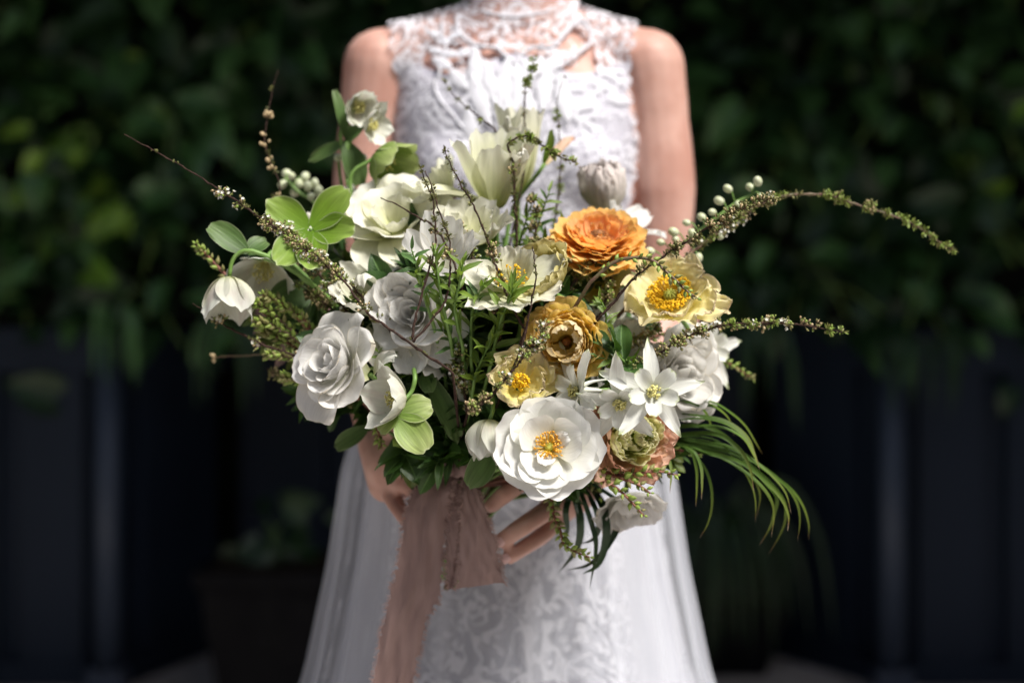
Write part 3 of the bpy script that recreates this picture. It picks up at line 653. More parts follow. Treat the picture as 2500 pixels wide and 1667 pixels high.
# her right hand: palm, four fingers wrapping to the front, thumb above
ctube(bm, [WL, P(935, 1085, 1.44), P(955, 1140, 1.415), P(968, 1170, 1.41)], [.024, .026, .027, .022], 10)
ctube(bm, [P(925, 1110, 1.43), P(945, 1180, 1.42)], [.019, .020])
for ctrl, r in (
    ([(950, 1105, 1.41), (1000, 1092, 1.372), (1050, 1110, 1.358), (1090, 1132, 1.362)], (.0115, .0098, .0090, .0078)),
    ([(948, 1140, 1.41), (998, 1136, 1.366), (1050, 1152, 1.354), (1092, 1168, 1.358)], (.0115, .0100, .0092, .0080)),
    ([(948, 1170, 1.415), (990, 1183, 1.372), (1040, 1204, 1.360), (1082, 1218, 1.364)], (.0112, .0096, .0090, .0078)),
    ([(945, 1195, 1.415), (972, 1238, 1.380), (1000, 1275, 1.365), (1030, 1292, 1.365)], (.0100, .0088, .0082, .0070)),
    ([(940, 1080, 1.43), (985, 1040, 1.395), (1040, 1045, 1.375), (1085, 1070, 1.370)], (.0135, .0115, .0105, .0090))):
    ctube(bm, [P(*c) for c in ctrl], list(r), 14, 12)
# her left hand: fingers slant down to the left across the stems
ctube(bm, [WR, P(1425, 1150, 1.46), P(1392, 1200, 1.43), P(1370, 1225, 1.42)], [.024, .026, .026, .021], 10)
ctube(bm, [P(1400, 1160, 1.45), P(1350, 1190, 1.42)], [.018, .018])
for ctrl, r in (
    ([(1345, 1146, 1.42), (1285, 1170, 1.375), (1236, 1204, 1.352), (1200, 1234, 1.354)], (.0112, .0098, .0092, .0080)),
    ([(1392, 1205, 1.425), (1335, 1245, 1.380), (1268, 1290, 1.352), (1226, 1318, 1.347)], (.0116, .0104, .0097, .0082)),
    ([(1388, 1240, 1.43), (1340, 1292, 1.395), (1284, 1332, 1.365), (1240, 1358, 1.352)], (.0102, .0088, .0080, .0068)),
    ([(1380, 1245, 1.44), (1330, 1305, 1.415), (1285, 1335, 1.390), (1245, 1362, 1.380)], (.0095, .0082, .0076, .0066)),
    ([(1380, 1150, 1.45), (1310, 1120, 1.42), (1240, 1130, 1.39), (1195, 1160, 1.385)], (.0140, .0120, .0110, .0095))):
    ctube(bm, [P(*c) for c in ctrl], list(r), 14, 12)
bodym = remesh(bm, 'body', .0030, 9); bodym.materials.clear(); bodym.materials.append(M['skin'])
put(link('body', bodym))
for px, py, D, dx, dz in ((1219, 1324, 1.3415, -.8, -.55), (1234, 1363, 1.3475, -.8, -.55)):
    mb = MB(); ax = V((dx, 0, dz)).normalized()
    q = ax.to_track_quat('Z', 'X').to_matrix(); c = P(px, py, D); vs = []
    for j in range(5):
        for i in range(5):
            a = (i / 4 - .5) * 1.7; v = j / 4
            rr = .0062 * (1 - .25 * (v - .5) ** 2 * 4)
            p = ax * (v - .5) * .009 + V((0, -1, 0)) * (math.cos(a) * .0065 - .0035) + ax.cross(V((0, 1, 0))).normalized() * math.sin(a) * rr
            vs.append(c + p)
    mb.add(vs, grid_faces(5, 5)); put(mb.build('fingernail', [M['nail']]))
mb = MB()   # hair, gathered behind the head
for k in range(90):
    a = rnd.uniform(-2.7, 2.7); s = math.sin(a); cc = math.cos(a)
    p0 = V((.02 + s * .02, .0, 1.735)); p1 = V((.02 + s * .080, .012 + cc * .075 * (1 if cc > 0 else .55), 1.68)); p2 = V((.02 + s * .084, .03 + max(cc, .0) * .08, 1.60)); p3 = V((.02 + s * .03, .105, 1.545))
    mb.tube(crom([p0, p1, p2, p3], 9), [.006, .010, .011, .011, .011, .010, .009, .008, .004], 5)
mb.ball(V((.02, .112, 1.545)), .036, V((1, 0, 0)), 1.1, seg=12, rings=8)
put(mb.build('hair', [M['hair']], kind='stuff'))
for s in (-1, 1):
    mb = MB(); mb.ball(V((.02 + s * .030, -.072, 1.612)), .0115, seg=10, rings=7); put(mb.build('eye', [M['applique']]))
mb = MB(); mb.tube(crom([V((-.004, -.079, 1.548)), V((.020, -.0975, 1.549)), V((.044, -.079, 1.548))], 9), [.001, .003, .005, .006, .0062, .006, .005, .003, .001], 8); put(mb.build('lips', [M['nail']]))

# ---- dress, projected onto the torso
def hit_front(x, z, off, sgn=-1):
    o = V((x, .6 * sgn, z)); h = TORSO.ray_cast(o, V((0, -sgn, 0)))
    if h[0] is None:
        n = TORSO.find_nearest(V((x, .01, z))); return n[0] + n[1] * off
    return h[0] + h[1] * off
def ztop(x):
    lo, hi = 1.30, 1.50
    for _ in range(14):
        m_ = (lo + hi) / 2
        if TORSO.ray_cast(V((x, -.6, m_)), V((0, 1, 0)))[0] is not None: lo = m_
        else: hi = m_
    return lo
def sil(z):
    out = []
    for sg in (-1, 1):
        h = TORSO.ray_cast(V((sg * .5, 0.01, z)), V((-sg, 0, 0))); out.append(abs(h[0].x))
    return out
kx = K * 1.63
# photo px of the armhole edge, left and right, against photo py
AH = [(12, 940, 1566), (80, 951, 1553), (172, 962, 1538), (235, 982, 1520), (290, 968, 1532), (360, 962, 1546), (460, 976, 1530), (560, 985, 1520), (700, 1000, 1505), (800, 1010, 1495)]
def arm_edge(z, s):
    py = 833.5 - (z - 1.02) / kx
    ys = [a[0] for a in AH]; xs = [(a[1] if s < 0 else a[2]) for a in AH]
    return (float(np.interp(py, ys, xs)) - 1250) * kx
def panel(name, mat, z0, off, nu=120, nv=110, sgn=-1, dens=None, top=None, scallop=.0065, neck=None):
    vs = []; uv = []; dn = []
    zts = {}
    for j in range(nv):
        t = j / (nv - 1)
        for i in range(nu):
            s = i / (nu - 1) * 2 - 1
            zn = z0 + t * (1.385 - z0) if top is None else z0 + t * (top - z0)
            w_ = arm_edge(zn, -1 if s < 0 else 1)
            sc = 1 + (scallop / abs(w_)) * abs(math.sin(zn * PI / .021)) * (abs(s) > .93) * (zn > 1.02)
            a, b = sil(min(zn, 1.40)); lim = (a if s < 0 else b) + .004
            x = s * min(abs(w_) * sc, lim if zn < 1.27 else 9) + .0
            if s * w_ < 0: x = s * abs(w_)
            if top is None:
                zt_ = min(ztop(x), 1.425 if neck is None else neck(x)); z = z0 + t * (zt_ - z0)
            else: z = zn + (.012 * math.cos((x - .005) * PI / .07) * (t ** 3))
            p = hit_front(x, z, off, sgn)
            vs.append(p); uv.append((x / .5 + .5, z / .5)); dn.append(dens(x, z, s) if dens else 1)
    return link(name, mk_mesh(name, vs, grid_faces(nu, nv), [mat], None, uv, attr={'dens': dn}))
HOLES = [(1058, 140, 20, 42), (1430, 152, 24, 36), (1190, 138, 24, 15), (1292, 136, 26, 14), (1395, 178, 30, 14), (1400, 75, 14, 10), (1085, 175, 16, 20), (1130, 120, 12, 12), (1375, 110, 12, 14)]
def dens_front(x, z, s):
    py = 833.5 - (z - 1.02) / kx; px = 1250 + x / kx
    d = -.18 if py < 190 else .30
    if px < 1042 or px > 1448: d = max(d, .22 + .12 * math.sin(px * .4) * math.sin(py * .3))
    if py < 88 + 16 * math.cos((px - 1250) / 60): d = max(d, .15)
    if abs(py - (118 + .0011 * (px - 1245) ** 2)) < 7: d = .9
    for hx, hy, rx, ry in HOLES:
        q = ((px - hx) / rx) ** 2 + ((py - hy) / ry) ** 2
        if q < 1: d = -1.0
    return d
put(panel('lining', M['lining'], 1.01, .0045, top=1.338, nu=70, nv=50))
put(panel('bodice_back', M['lining'], 1.01, .006, sgn=1, nu=60, nv=60))
put(panel('lace_bodice', M['lace'], 1.01, .0085, dens=dens_front, nu=150, nv=120))
def skin_pt(px, py, off=.009):
    kk = K * 1.625; x = (px - 1250) * kk; z = 1.02 + (833.5 - py) * kk
    return hit_front(x, z, off)
def cord(pts, r, name='lace_cord'):
    P_ = crom([skin_pt(*p) for p in pts], len(pts) * 5)
    mb = MB(); mb.tube(P_, [r * .62 * (1 + .35 * math.sin(i * 1.7)) for i in range(len(P_))], 6, flat=1); put(mb.build(name, [M['applique']]))
Z = lambda x, y: (780 + x * .3997, y * .3997)
cord([Z(840, 60), Z(850, 160), Z(900, 240), Z(1000, 292), Z(1080, 300), Z(1130, 350), Z(1205, 410), Z(1230, 350), Z(1300, 300), Z(1390, 295), Z(1440, 270), Z(1490, 200), Z(1560, 110), Z(1620, 90)], .0042)
cord([Z(1620, 90), Z(1660, 180), Z(1640, 260), Z(1560, 340), Z(1500, 390), Z(1450, 440)], .0036)
cord([Z(740, 100), Z(760, 220), Z(780, 300), Z(740, 380), Z(750, 450), Z(720, 520), Z(750, 620), Z(830, 720), Z(900, 830)], .003)
cord([Z(1000, 30), Z(1080, 60), Z(1190, 80), Z(1300, 60), Z(1400, 30)], .0035)


# leaf shaped appliques standing off the bodice
def appl(cx, cy, L, W, ang, r=None):
    vs = []; uv = []; nu, nv = 7, 11
    for j in range(nv):
        v = j / (nv - 1); wd = W * math.sin(PI * min(1, v * .96 + .02)) ** .8
        for i in range(nu):
            u = i / (nu - 1) * 2 - 1
            px = cx + math.cos(ang) * (v - .5) * L - math.sin(ang) * u * wd; py = cy + math.sin(ang) * (v - .5) * L + math.cos(ang) * u * wd
            vs.append(skin_pt(px, py, .0094 + .0012 * (1 - u * u) + .0006 * math.sin(14 * v)))
    put(link('lace_applique', mk_mesh('lace_applique', vs, grid_faces(nu, nv), [M['applique']])))
ar = random.Random(4)
for x, y, L, W, a in ((960, 420, 110, 17, 1.5), (985, 620, 150, 20, 1.25), (1120, 560, 160, 22, 1.75), (1040, 520, 120, 16, 1.35), (1230, 560, 140, 20, 1.9), (860, 500, 70, 16, .9), (760, 390, 60, 14, .6), (800, 330, 50, 12, .2),
                      (880, 330, 50, 12, -.3), (720, 300, 44, 12, .4), (770, 240, 44, 12, .1), (840, 200, 40, 12, -.3), (700, 180, 40, 11, .5), (1300, 450, 90, 16, 2.2), (1420, 400, 80, 15, 2.4), (1370, 560, 120, 18, 1.7), (1480, 620, 120, 18, 1.4), (1200, 480, 70, 15, 1.6), (1290, 720, 120, 18, 1.3), (1130, 760, 130, 18, 1.7), (930, 800, 120, 18, 1.4)):
    q = Z(x, y); appl(q[0], q[1], L, W, a)
for k in range(0):
    s = k % 2; t = (k // 2) / 22
    px = (955 + 20 * math.sin(k * 2.1)) if s else (1535 + 18 * math.sin(k * 1.7)); py = 30 + t * 430
    if py > 240: px += 18 if s else -10
    appl(px + (10 if s else -16), py, ar.uniform(22, 34), ar.uniform(7, 10), ar.uniform(0, 3))

# ---- skirt
def skirt(name, mat, grow, z_top, nfold, amp, seed, dens=None, nu=260, nv=60, ang=(0, 2 * PI), uvs=1.0, kind=None):
    r = random.Random(seed); ph = [r.uniform(0, 6.28) for _ in range(6)]; vs = []; uv = []; dn = []
    zs = [0, .30, .63, .755, .87, .95, 1.05]; ws = [.40, .33, .232, .208, .192, .168, .130]
    full = abs(ang[1] - ang[0] - 2 * PI) < 1e-6
    for j in range(nv):
        t = j / (nv - 1); z = z_top * (1 - t) + .012 * t
        W = float(np.interp(z, zs, ws)) + grow; dep = W * .80
        fl = float(np.interp(z, [0, .6, .95, 1.05], [1, .75, .35, .15]))
        for i in range(nu):
            a = ang[0] + (ang[1] - ang[0]) * i / (nu if full else nu - 1)
            f = math.sin(nfold * a + ph[0] + .5 * math.sin(2 * a + ph[1])) + .5 * math.sin(nfold * 2.3 * a + ph[2]) * .6 + .3 * math.sin(nfold * .45 * a + ph[3])
            R_ = 1 + amp * fl * f
            x = math.cos(a) * W * R_ - .004; y = math.sin(a) * dep * R_ + .015
            vs.append((x, y, z)); uv.append((a * .25 * uvs, z * uvs)); dn.append(dens(a, z) if dens else 1)
    return put(link(name, mk_mesh(name, vs, grid_faces(nu, nv, full), [mat], None, uv, attr={'dens': dn}), kind=kind))
skirt('underskirt', M['skirt'], -.024, 1.05, 11, .058, 1)
def dens_sk(a, z):
    # lace panels run down the front
    d = abs(((a + PI / 2 + PI) % (2 * PI)) - PI)
    if d < .75: return .10 + .5 * max(0, math.cos(a * 13)) ** 4
    if abs(d - 1.25) < .10: return .15
    return -1.2
skirt('lace_overlay', M['lace_skirt'], -.010, 1.045, 11, .050, 1, dens_sk)
skirt('tulle_overskirt', M['tulle'], .004, 1.04, 19, .034, 5)
mb = MB(); pts = [V((math.cos(a) * .130, math.sin(a) * .092 + .004, 1.045 + .002 * math.sin(9 * a))) for a in np.linspace(0, 2 * PI, 60)]
mb.tube(pts, .006, 6); put(mb.build('waistband', [M['applique']]))

# ================================================================== THE BOUQUET
GRIP = P(1130, 1190, 1.40)
def facing(d, spin=0):
    z = V(d).normalized(); up = V((0, 0, 1)) if abs(z.z) < .97 else V((0, 1, 0))
    y = (up - z * up.dot(z)).normalized(); x = y.cross(z)
    q = Matrix((x, y, z)).transposed().to_quaternion()
    return q @ Quaternion((0, 0, 1), math.radians(spin))

def petal(r, L, W, th0, th1, pw=1.0, R=.03, r0=.003, z0=0.0, vm=.6, tp=2.0, bw=.35, roll=0, ruf=0, rfq=3, ctip=0, notch=0, jit=.05, wr=.0, nu=13, nv=16, wob=6, side=0.0, curlR=None):
    """one petal in flower space: centreline in the xz plane, +z is the flower's axis"""
    nv += 4; nu += 2
    t = np.linspace(0, 1, nv); v = 1 - (1 - t) ** 1.85; v[1:] = v[1:] * .55 + .45 * t[1:] ** .9 if False else v[1:]
    th0 += r.uniform(-wob, wob) * .5; th1 += r.uniform(-wob, wob)
    phi = np.radians(th0 + (th1 - th0) * v ** pw + roll * sstep(.68, 1, v))
    dv = np.diff(v, prepend=0) * L
    phm = (phi + np.concatenate(([phi[0]], phi[:-1]))) / 2
    cr_ = r0 + np.cumsum(np.sin(phm) * dv); cz = z0 + np.cumsum(np.cos(phm) * dv)
    f = np.where(v < vm, bw + (1 - bw) * np.sin(np.clip(v / vm, 0, 1) * PI / 2), np.sqrt(np.clip(1 - np.clip((v - vm) / (1 - vm), 0, 1) ** tp, 0, 1)))
    f = np.maximum(f, .03)
    u = np.linspace(-1, 1, nu)
    U, Vv = np.meshgrid(u, v); F = f[:, None]; PH = phi[:, None]; S_ = U * F
    p1, p2, p3, p4 = [r.uniform(0, 6.28) for _ in range(4)]
    wdt = W * F * (1 + jit * np.sin(Vv * 7 + p1 + 2 * np.sign(U)))
    Rr = np.full_like(U, R) if curlR is None else R + (curlR - R) * Vv
    al = np.clip(U * wdt / Rr, -2.6, 2.6)
    X = Rr * np.sin(al); NN = Rr * (1 - np.cos(al))
    edge = sstep(.25, 1, Vv) * (np.abs(U) ** 1.3 * .8 * F ** .5 + sstep(.6, 1, Vv) * .6)
    NN = NN + ruf * edge * (np.sin(rfq * PI * S_ + p1 + 2 * Vv) + .6 * np.sin(rfq * 2.3 * S_ * PI + p2 + 5 * Vv) + .3 * np.sin(rfq * 5.1 * S_ + 9 * Vv + p4))
    NN = NN - side * np.maximum(0, np.abs(U) - .55) ** 2 * 4 * sstep(.3, .8, Vv) * W
    if wr: NN = NN + wr * (np.sin(13 * U + 4 * Vv + p3) * np.sin(9 * Vv + p2) + .7 * np.sin(23 * U * (.6 + Vv) + p1) + .5 * np.sin(31 * Vv + 11 * U + p4)) * sstep(.1, .5, Vv)
    lj = jit * L * sstep(.5, 1, Vv) * (np.sin(2.6 * S_ * PI + p2) * .6 + np.sin(5.3 * S_ * PI + p3) * .35) - notch * L * np.exp(-(S_ / .3) ** 2) * Vv ** 4 + ctip * L * np.exp(-(S_ / .16) ** 2) * Vv ** 5
    tx = np.sin(PH); tz = np.cos(PH); nx = -np.cos(PH); nz_ = np.sin(PH)
    PX = cr_[:, None] + nx * NN + tx * lj; PZ = cz[:, None] + nz_ * NN + tz * lj
    vs = np.stack([PX, X, PZ], -1).reshape(-1, 3)
    uv = np.stack([U * .5 + .5, Vv], -1).reshape(-1, 2)
    return vs, grid_faces(nu, nv), uv

def add_petal(parent, mat, az, r, name='petal', **k):
    vs, fs, uv = petal(r, **k)
    o = link(name, mk_mesh(name, vs, fs, [mat], None, uv), parent)
    o.rotation_euler = (0, 0, math.radians(az))
    return o

def flower(name, pos, d, label, cat, spin=0, group=None):
    return empty(name, pos, label, cat, group, quat=facing(d, spin))

def to_local(t, p):
    return t.rotation_quaternion.to_matrix().inverted() @ (V(p) - t.location)

def stem_to_grip(t, mat='stem', r=.0022, start=V((0, 0, 0)), bulge=.0, taper=1.2, end=None, name='stem', ctrl=None):
    """stalk from the flower base back into the hand"""
    g = end or (GRIP + V((rnd.gauss(0, .008), rnd.gauss(0, .006), rnd.uniform(-.05, .01))))
    ax = t.rotation_quaternion.to_matrix() @ V((0, 0, 1)) if t.rotation_mode == 'QUATERNION' else V((0, 0, 1))
    p0 = t.location + ax * start.z
    L = (g - p0).length
    if ctrl: pts = [p0] + [V(c) for c in ctrl] + [g]
    else: pts = [p0, p0 - ax * L * .22 + V((0, .01, bulge)), g.lerp(p0, .35) + V((0, .015, 0)), g]
    q = [to_local(t, p) for p in crom(pts, 16)]
    mb = MB(); mb.tube(q, [r * (1 + (taper - 1) * i / 15) for i in range(16)], 6); mb.build(name, [M[mat]], t)

def stamens(t, n, R, h, mat, fil, seed=0, inner=.15, br=.0011, flat=False, fr=.0003, z0=.0, name='stamens'):
    r = random.Random(seed); mb = MB()
    for k in range(n):
        a = r.uniform(0, 2 * PI); q = inner + (1 - inner) * math.sqrt(r.random()); rad = R * q
        zz = z0 + h * (1 - .45 * q * q) * r.uniform(.75, 1.1)
        if flat: zz = z0 + h * r.uniform(.8, 1.1)
        base = V((math.cos(a) * R * .22 * q, math.sin(a) * R * .22 * q, z0 * .5)); tip = V((math.cos(a) * rad, math.sin(a) * rad, zz))
        mid = (base + tip) / 2 + V((math.cos(a), math.sin(a), 0)) * R * -.05
        mb.tube([base, mid, tip], [fr, fr, fr], 3, 0, cap=False)
        mb.ball(tip, br * r.uniform(.8, 1.3), rvec(r), 1.5, 1, seg=4, rings=2)
    mb.build(name, [M[fil], M[mat]], t, kind='stuff')

def rosette(t, r, mats, n, rad, zs, seed=0, open_=0.5, name='petal', **kw):
    pass

# ---- ranunculus: many thin bowls inside each other
def ranunculus(pos, d, label, R, n, m_out, m_in, seed, hole=.25, open_out=58, open_in=-25, spin=0, ruf=.0012, depth=1.0, wr=.0006, lo_in=.5, name='ranunculus_flower', wfac=.62, tight=1.0, cat='flower', L0=1.25):
    r = random.Random(seed); t = flower(name, pos, d, label, cat, spin)
    for i in range(n):
        s = i / (n - 1)
        rho = R * (hole + (.80 - hole) * s ** tight) * r.uniform(.96, 1.04)
        L = R * (L0 * (.62 + .38 * s)) * r.uniform(.92, 1.06) * depth
        th1 = open_in + (open_out - open_in) * s ** 1.5
        az = i * 137.5 + r.uniform(-30, 30)
        mat = m_in if s < lo_in * r.uniform(.8, 1.2) else m_out
        add_petal(t, mat, az, r, L=L, W=R * wfac * (.62 + .45 * s) * r.uniform(.8, 1.15), th0=92, th1=th1, pw=.55 + .5 * s, R=rho * 1.02, r0=rho * .30, z0=-.0002 * i + (1 - s) * .0,
                  vm=.66, tp=3.2, bw=.5, ruf=ruf * (.4 + s), rfq=2.2, jit=.06, wr=wr, nu=15, nv=12, roll=r.uniform(-14, 10) * s, notch=r.choice([0, .04, .0]), wob=10)
    return t

# ---- double rose
def rose(pos, d, label, R, seed, spin=0, mat='white_rose', n=30, open_=70, hole=.05, rollx=35, name='rose_flower', cat='rose', wr=.0, ruf=.0007):
    r = random.Random(seed); t = flower(name, pos, d, label, cat, spin)
    for i in range(n):
        s = i / (n - 1); rho = R * (hole + .62 * s ** .9)
        add_petal(t, M[mat], i * 137.5 + r.uniform(-38, 38), r, L=R * (.80 + .42 * s) * r.uniform(.86, 1.08), W=R * (.30 + .52 * s ** .8) * r.uniform(.85, 1.15), th0=80 - 20 * (1 - s), th1=-12 + (open_ + 12) * s ** 1.25,
                  pw=.5 + .6 * s, R=rho * 1.25 + R * .08, r0=rho * .25, vm=.62, tp=2.4, bw=.35, roll=rollx * s ** .7 * r.uniform(.4, 1.4), side=.20 * s * r.uniform(0, 1.4), ruf=ruf * (.3 + s), rfq=1.1, jit=.03, wr=wr, nu=15, nv=15, ctip=r.choice([0, .09, .05]) * s, wob=13)
    return t

def layered(pos, d, label, layers, seed, mat, spin=0, name='rose_flower', cat='rose', group=None, pname='petal'):
    """explicit whorls: (count, az0, dict of petal arguments)"""
    r = random.Random(seed); t = flower(name, pos, d, label, cat, spin, group)
    for n, az0, kw in layers:
        kw = dict(kw); mt = M[kw.pop('mat', mat)]; azs = kw.pop('azs', None); sj = kw.pop('sj', .06)
        for i in range(n):
            az = azs[i] if azs else az0 + 360 * i / n + r.uniform(-9, 9)
            k2 = dict(kw); k2['L'] = kw['L'] * r.uniform(1 - sj, 1 + sj); k2['W'] = kw['W'] * r.uniform(1 - sj, 1 + sj); k2['z0'] = kw.get('z0', 0) + .0006 * (i % 2)
            add_petal(t, mt, az, r, pname, **k2)
    return t

# 1 ---- white open rose low in the centre
t = layered(P(1340, 1094, 1.225), (.02, -1, .22), 'large open white rose with orange stamens at the bottom front of the bouquet', [
    (5, 20, dict(L=.0455, W=.0305, th0=88, th1=66, R=.046, vm=.60, tp=2.3, roll=22, ruf=.0009, rfq=1.3, jit=.035, notch=.05, nu=17, nv=16, wob=10)),
    (5, 50, dict(L=.0385, W=.0265, th0=84, th1=48, R=.038, vm=.60, tp=2.3, roll=20, ruf=.0009, rfq=1.2, jit=.03, notch=.03, nu=17, nv=15, z0=.002, wob=12)),
    (3, 10, dict(L=.0300, W=.0205, th0=78, th1=34, R=.028, vm=.62, tp=2.3, roll=16, ruf=.0008, rfq=1.1, jit=.03, nu=15, nv=13, z0=.004, wob=14)),
    (2, 130, dict(L=.0190, W=.0085, th0=66, th1=20, R=.014, vm=.6, tp=2.2, roll=60, ruf=.0010, nu=11, nv=11, z0=.005, azs=[28, 250]))], 21, 'white_open')
stamens(t, 95, .0135, .014, 'anther_orange', 'anther_gold', 5, .2, .0008, z0=.003)
mb = MB(); mb.ball(V((0, 0, .007)), .0042, st=.8, seg=10, rings=5); mb.build('pistil', [M['pistil']], t)
stem_to_grip(t, r=.0025)

# 2 ---- white rose on the left, turned to the left
t = rose(P(838, 895, 1.272), (-.62, -.76, .34), 'full white rose seen from the side at the lower left of the bouquet', .0385, 34, n=21, open_=74, rollx=32)
stem_to_grip(t, r=.0028)
mb = MB()
for k in range(5):
    a = k * 1.256; mb.leaf(V((0, 0, -.001)), V((math.cos(a), math.sin(a), -.5)), V((0, 0, 1)), .022, .005)
mb.build('sepals', [M['leaf_mid']], t)

# 3 ---- orange ranunculus
OR = dict(vm=.64, tp=2.6, bw=.5, jit=.05, nu=17, nv=15, wob=9, sj=.09)
t = layered(P(1458, 600, 1.335), (.03, -.62, .84), 'large orange ranunculus facing up at the top right of the bouquet', [
    (9, 0, dict(L=.0470, W=.0200, th0=98, th1=80, R=.050, roll=-6, ruf=.0016, rfq=1.6, z0=-.003, **OR)),
    (9, 20, dict(L=.0450, W=.0200, th0=95, th1=66, R=.046, roll=4, ruf=.0015, rfq=1.6, **OR)),
    (9, 5, dict(L=.0420, W=.0190, th0=92, th1=52, R=.042, roll=6, ruf=.0014, rfq=1.6, z0=.001, **OR)),
    (8, 30, dict(L=.0390, W=.0185, th0=90, th1=38, R=.036, roll=8, ruf=.0013, rfq=1.5, z0=.002, **OR)),
    (8, 10, dict(L=.0360, W=.0165, th0=90, th1=24, R=.030, roll=12, ruf=.0012, rfq=1.5, z0=.003, **OR)),
    (7, 0, dict(L=.0320, W=.0150, th0=90, th1=12, R=.024, roll=12, ruf=.0012, rfq=1.5, z0=.003, mat='orange_in', **OR)),
    (6, 25, dict(L=.0280, W=.0130, th0=88, th1=4, R=.018, roll=-20, ruf=.0014, rfq=1.6, z0=.003, mat='orange_in', **OR))], 41, 'orange', name='ranunculus_flower', cat='flower')
r3 = random.Random(5)
for k in range(7): add_petal(t, M['orange_in'], k * 51 + 20, r3, L=.016 * r3.uniform(.8, 1.3), W=.0035, th0=40, th1=-10, R=.004, r0=.006, z0=.004, nu=7, nv=8, ruf=.0008)
mb = MB(); mb.ball(V((0, 0, .010)), .0062, st=1.2, seg=10, rings=6)
for k in range(60):
    a = k * 2.4; q = math.sqrt(k / 60) * .0075; mb.ball(V((math.cos(a) * q, math.sin(a) * q, .017 - q * .6)), .0009, st=1.6, seg=4, rings=2)
mb.build('pistil', [M['pistil_brown']], t, kind='stuff')
stem_to_grip(t, r=.003)

# 4 ---- golden brown ranunculus
t = ranunculus(P(1384, 836, 1.262), (-.14, -1, .05), 'golden brown ranunculus with tightly ruffled petals in the centre of the bouquet', .0280, 46, M['gold'], M['gold'], 55, hole=.38, open_out=52, open_in=-8, ruf=.0010, wr=.0002, lo_in=0.0, wfac=.74, L0=1.35, tight=.85)
r4 = random.Random(6)
for k in range(15): add_petal(t, M['gold_in'], k * 29 - 80 if k < 9 else k * 67, r4, L=.027 * r4.uniform(.75, 1.15), W=.0088, th0=62, th1=-30 + r4.uniform(-20, 34), R=.009, r0=.007, z0=.010, roll=-40, nu=11, nv=11, ruf=.0005, tp=2.2)
mb = MB(); mb.ball(V((0, 0, .004)), .0045, st=1.0, seg=10, rings=6); mb.build('pistil', [M['pistil_brown']], t)
stem_to_grip(t, r=.003)

# 5 ---- peach and green ranunculus
t = ranunculus(P(1532, 1066, 1.285), (.40, -.92, .04), 'peach and lime green ranunculus beside the open white rose', .031, 46, M['peach'], M['peach_green'], 66, hole=.12, open_out=26, open_in=-28, ruf=.0012, wr=.0003, lo_in=.50, wfac=.60, L0=1.55, tight=.9)
r5 = random.Random(16)
for k in range(16): add_petal(t, M['peach_green'], k * 67, r5, L=.024 * r5.uniform(.7, 1.1), W=.005, th0=40, th1=-30, R=.006, r0=.003, z0=.018, nu=7, nv=8, ruf=.002, rfq=3)
for k, az in enumerate((150, 175, 200, 225)): add_petal(t, M['peach'], az, r5, L=.050, W=.016, th0=95, th1=40, R=.03, r0=.01, z0=-.002, ruf=.003, nu=13, nv=13)
stem_to_grip(t, r=.003)

# 6 ---- yellow poppy at the right
t = layered(P(1640, 742, 1.300), (-.20, -.72, .62), 'open pale yellow poppy with a broad golden centre at the right of the bouquet', [
    (3, 100, dict(L=0.0450, W=0.0360, th0=80, th1=48, R=0.0405, vm=.62, tp=3, roll=12, ruf=.0034, rfq=2.6, jit=.07, wr=.0010, nu=25, nv=18)),
    (3, 40, dict(L=0.0396, W=0.0324, th0=74, th1=34, R=0.0342, vm=.62, tp=3, roll=16, ruf=.0034, rfq=2.4, jit=.07, wr=.0010, nu=25, nv=17, z0=.002)),
    (1, 0, dict(L=0.0522, W=0.0180, th0=92, th1=80, R=0.0450, vm=.6, tp=2.5, roll=5, ruf=.004, rfq=2.2, jit=.08, wr=.001, nu=17, nv=16, azs=[-12]))], 71, 'poppy', name='poppy_flower', cat='poppy')
stamens(t, 260, .0205, .013, 'anther_gold', 'anther_gold', 8, .42, .0011, True, z0=.004)
mb = MB(); mb.ball(V((0, 0, .010)), .0065, st=.9, seg=14, rings=7)
for k in range(9):
    a = k * .698; mb.tube([V((0, 0, .0165)), V((math.cos(a) * .005, math.sin(a) * .005, .0155)), V((math.cos(a) * .0066, math.sin(a) * .0066, .013))], .0007, 4)
mb.build('pistil', [M['pistil']], t)
stem_to_grip(t, r=.0022)

# 7 ---- small crumpled yellow poppy
t = layered(P(1268, 946, 1.255), (.10, -.86, .42), 'small crumpled yellow poppy just above the open white rose', [
    (3, 0, dict(L=.034, W=.028, th0=66, th1=22, R=.030, vm=.6, tp=3, roll=22, ruf=.0034, rfq=2.6, jit=.08, wr=.0012, nu=23, nv=16, azs=[-95, 175, 60])),
    (2, 0, dict(L=.030, W=.021, th0=60, th1=10, R=.021, vm=.6, tp=3, roll=18, ruf=.0032, rfq=2.4, jit=.08, wr=.0012, nu=21, nv=15, z0=.002, azs=[-30, 130])),
    (1, 0, dict(L=.040, W=.017, th0=80, th1=52, R=.03, vm=.6, tp=2.6, roll=12, ruf=.003, rfq=2.2, jit=.08, wr=.001, nu=17, nv=14, azs=[8]))], 81, 'poppy', name='poppy_flower', cat='poppy')
stamens(t, 70, .008, .016, 'anther_gold', 'anther_gold', 9, .2, .0010, z0=.003)
stem_to_grip(t, r=.002)

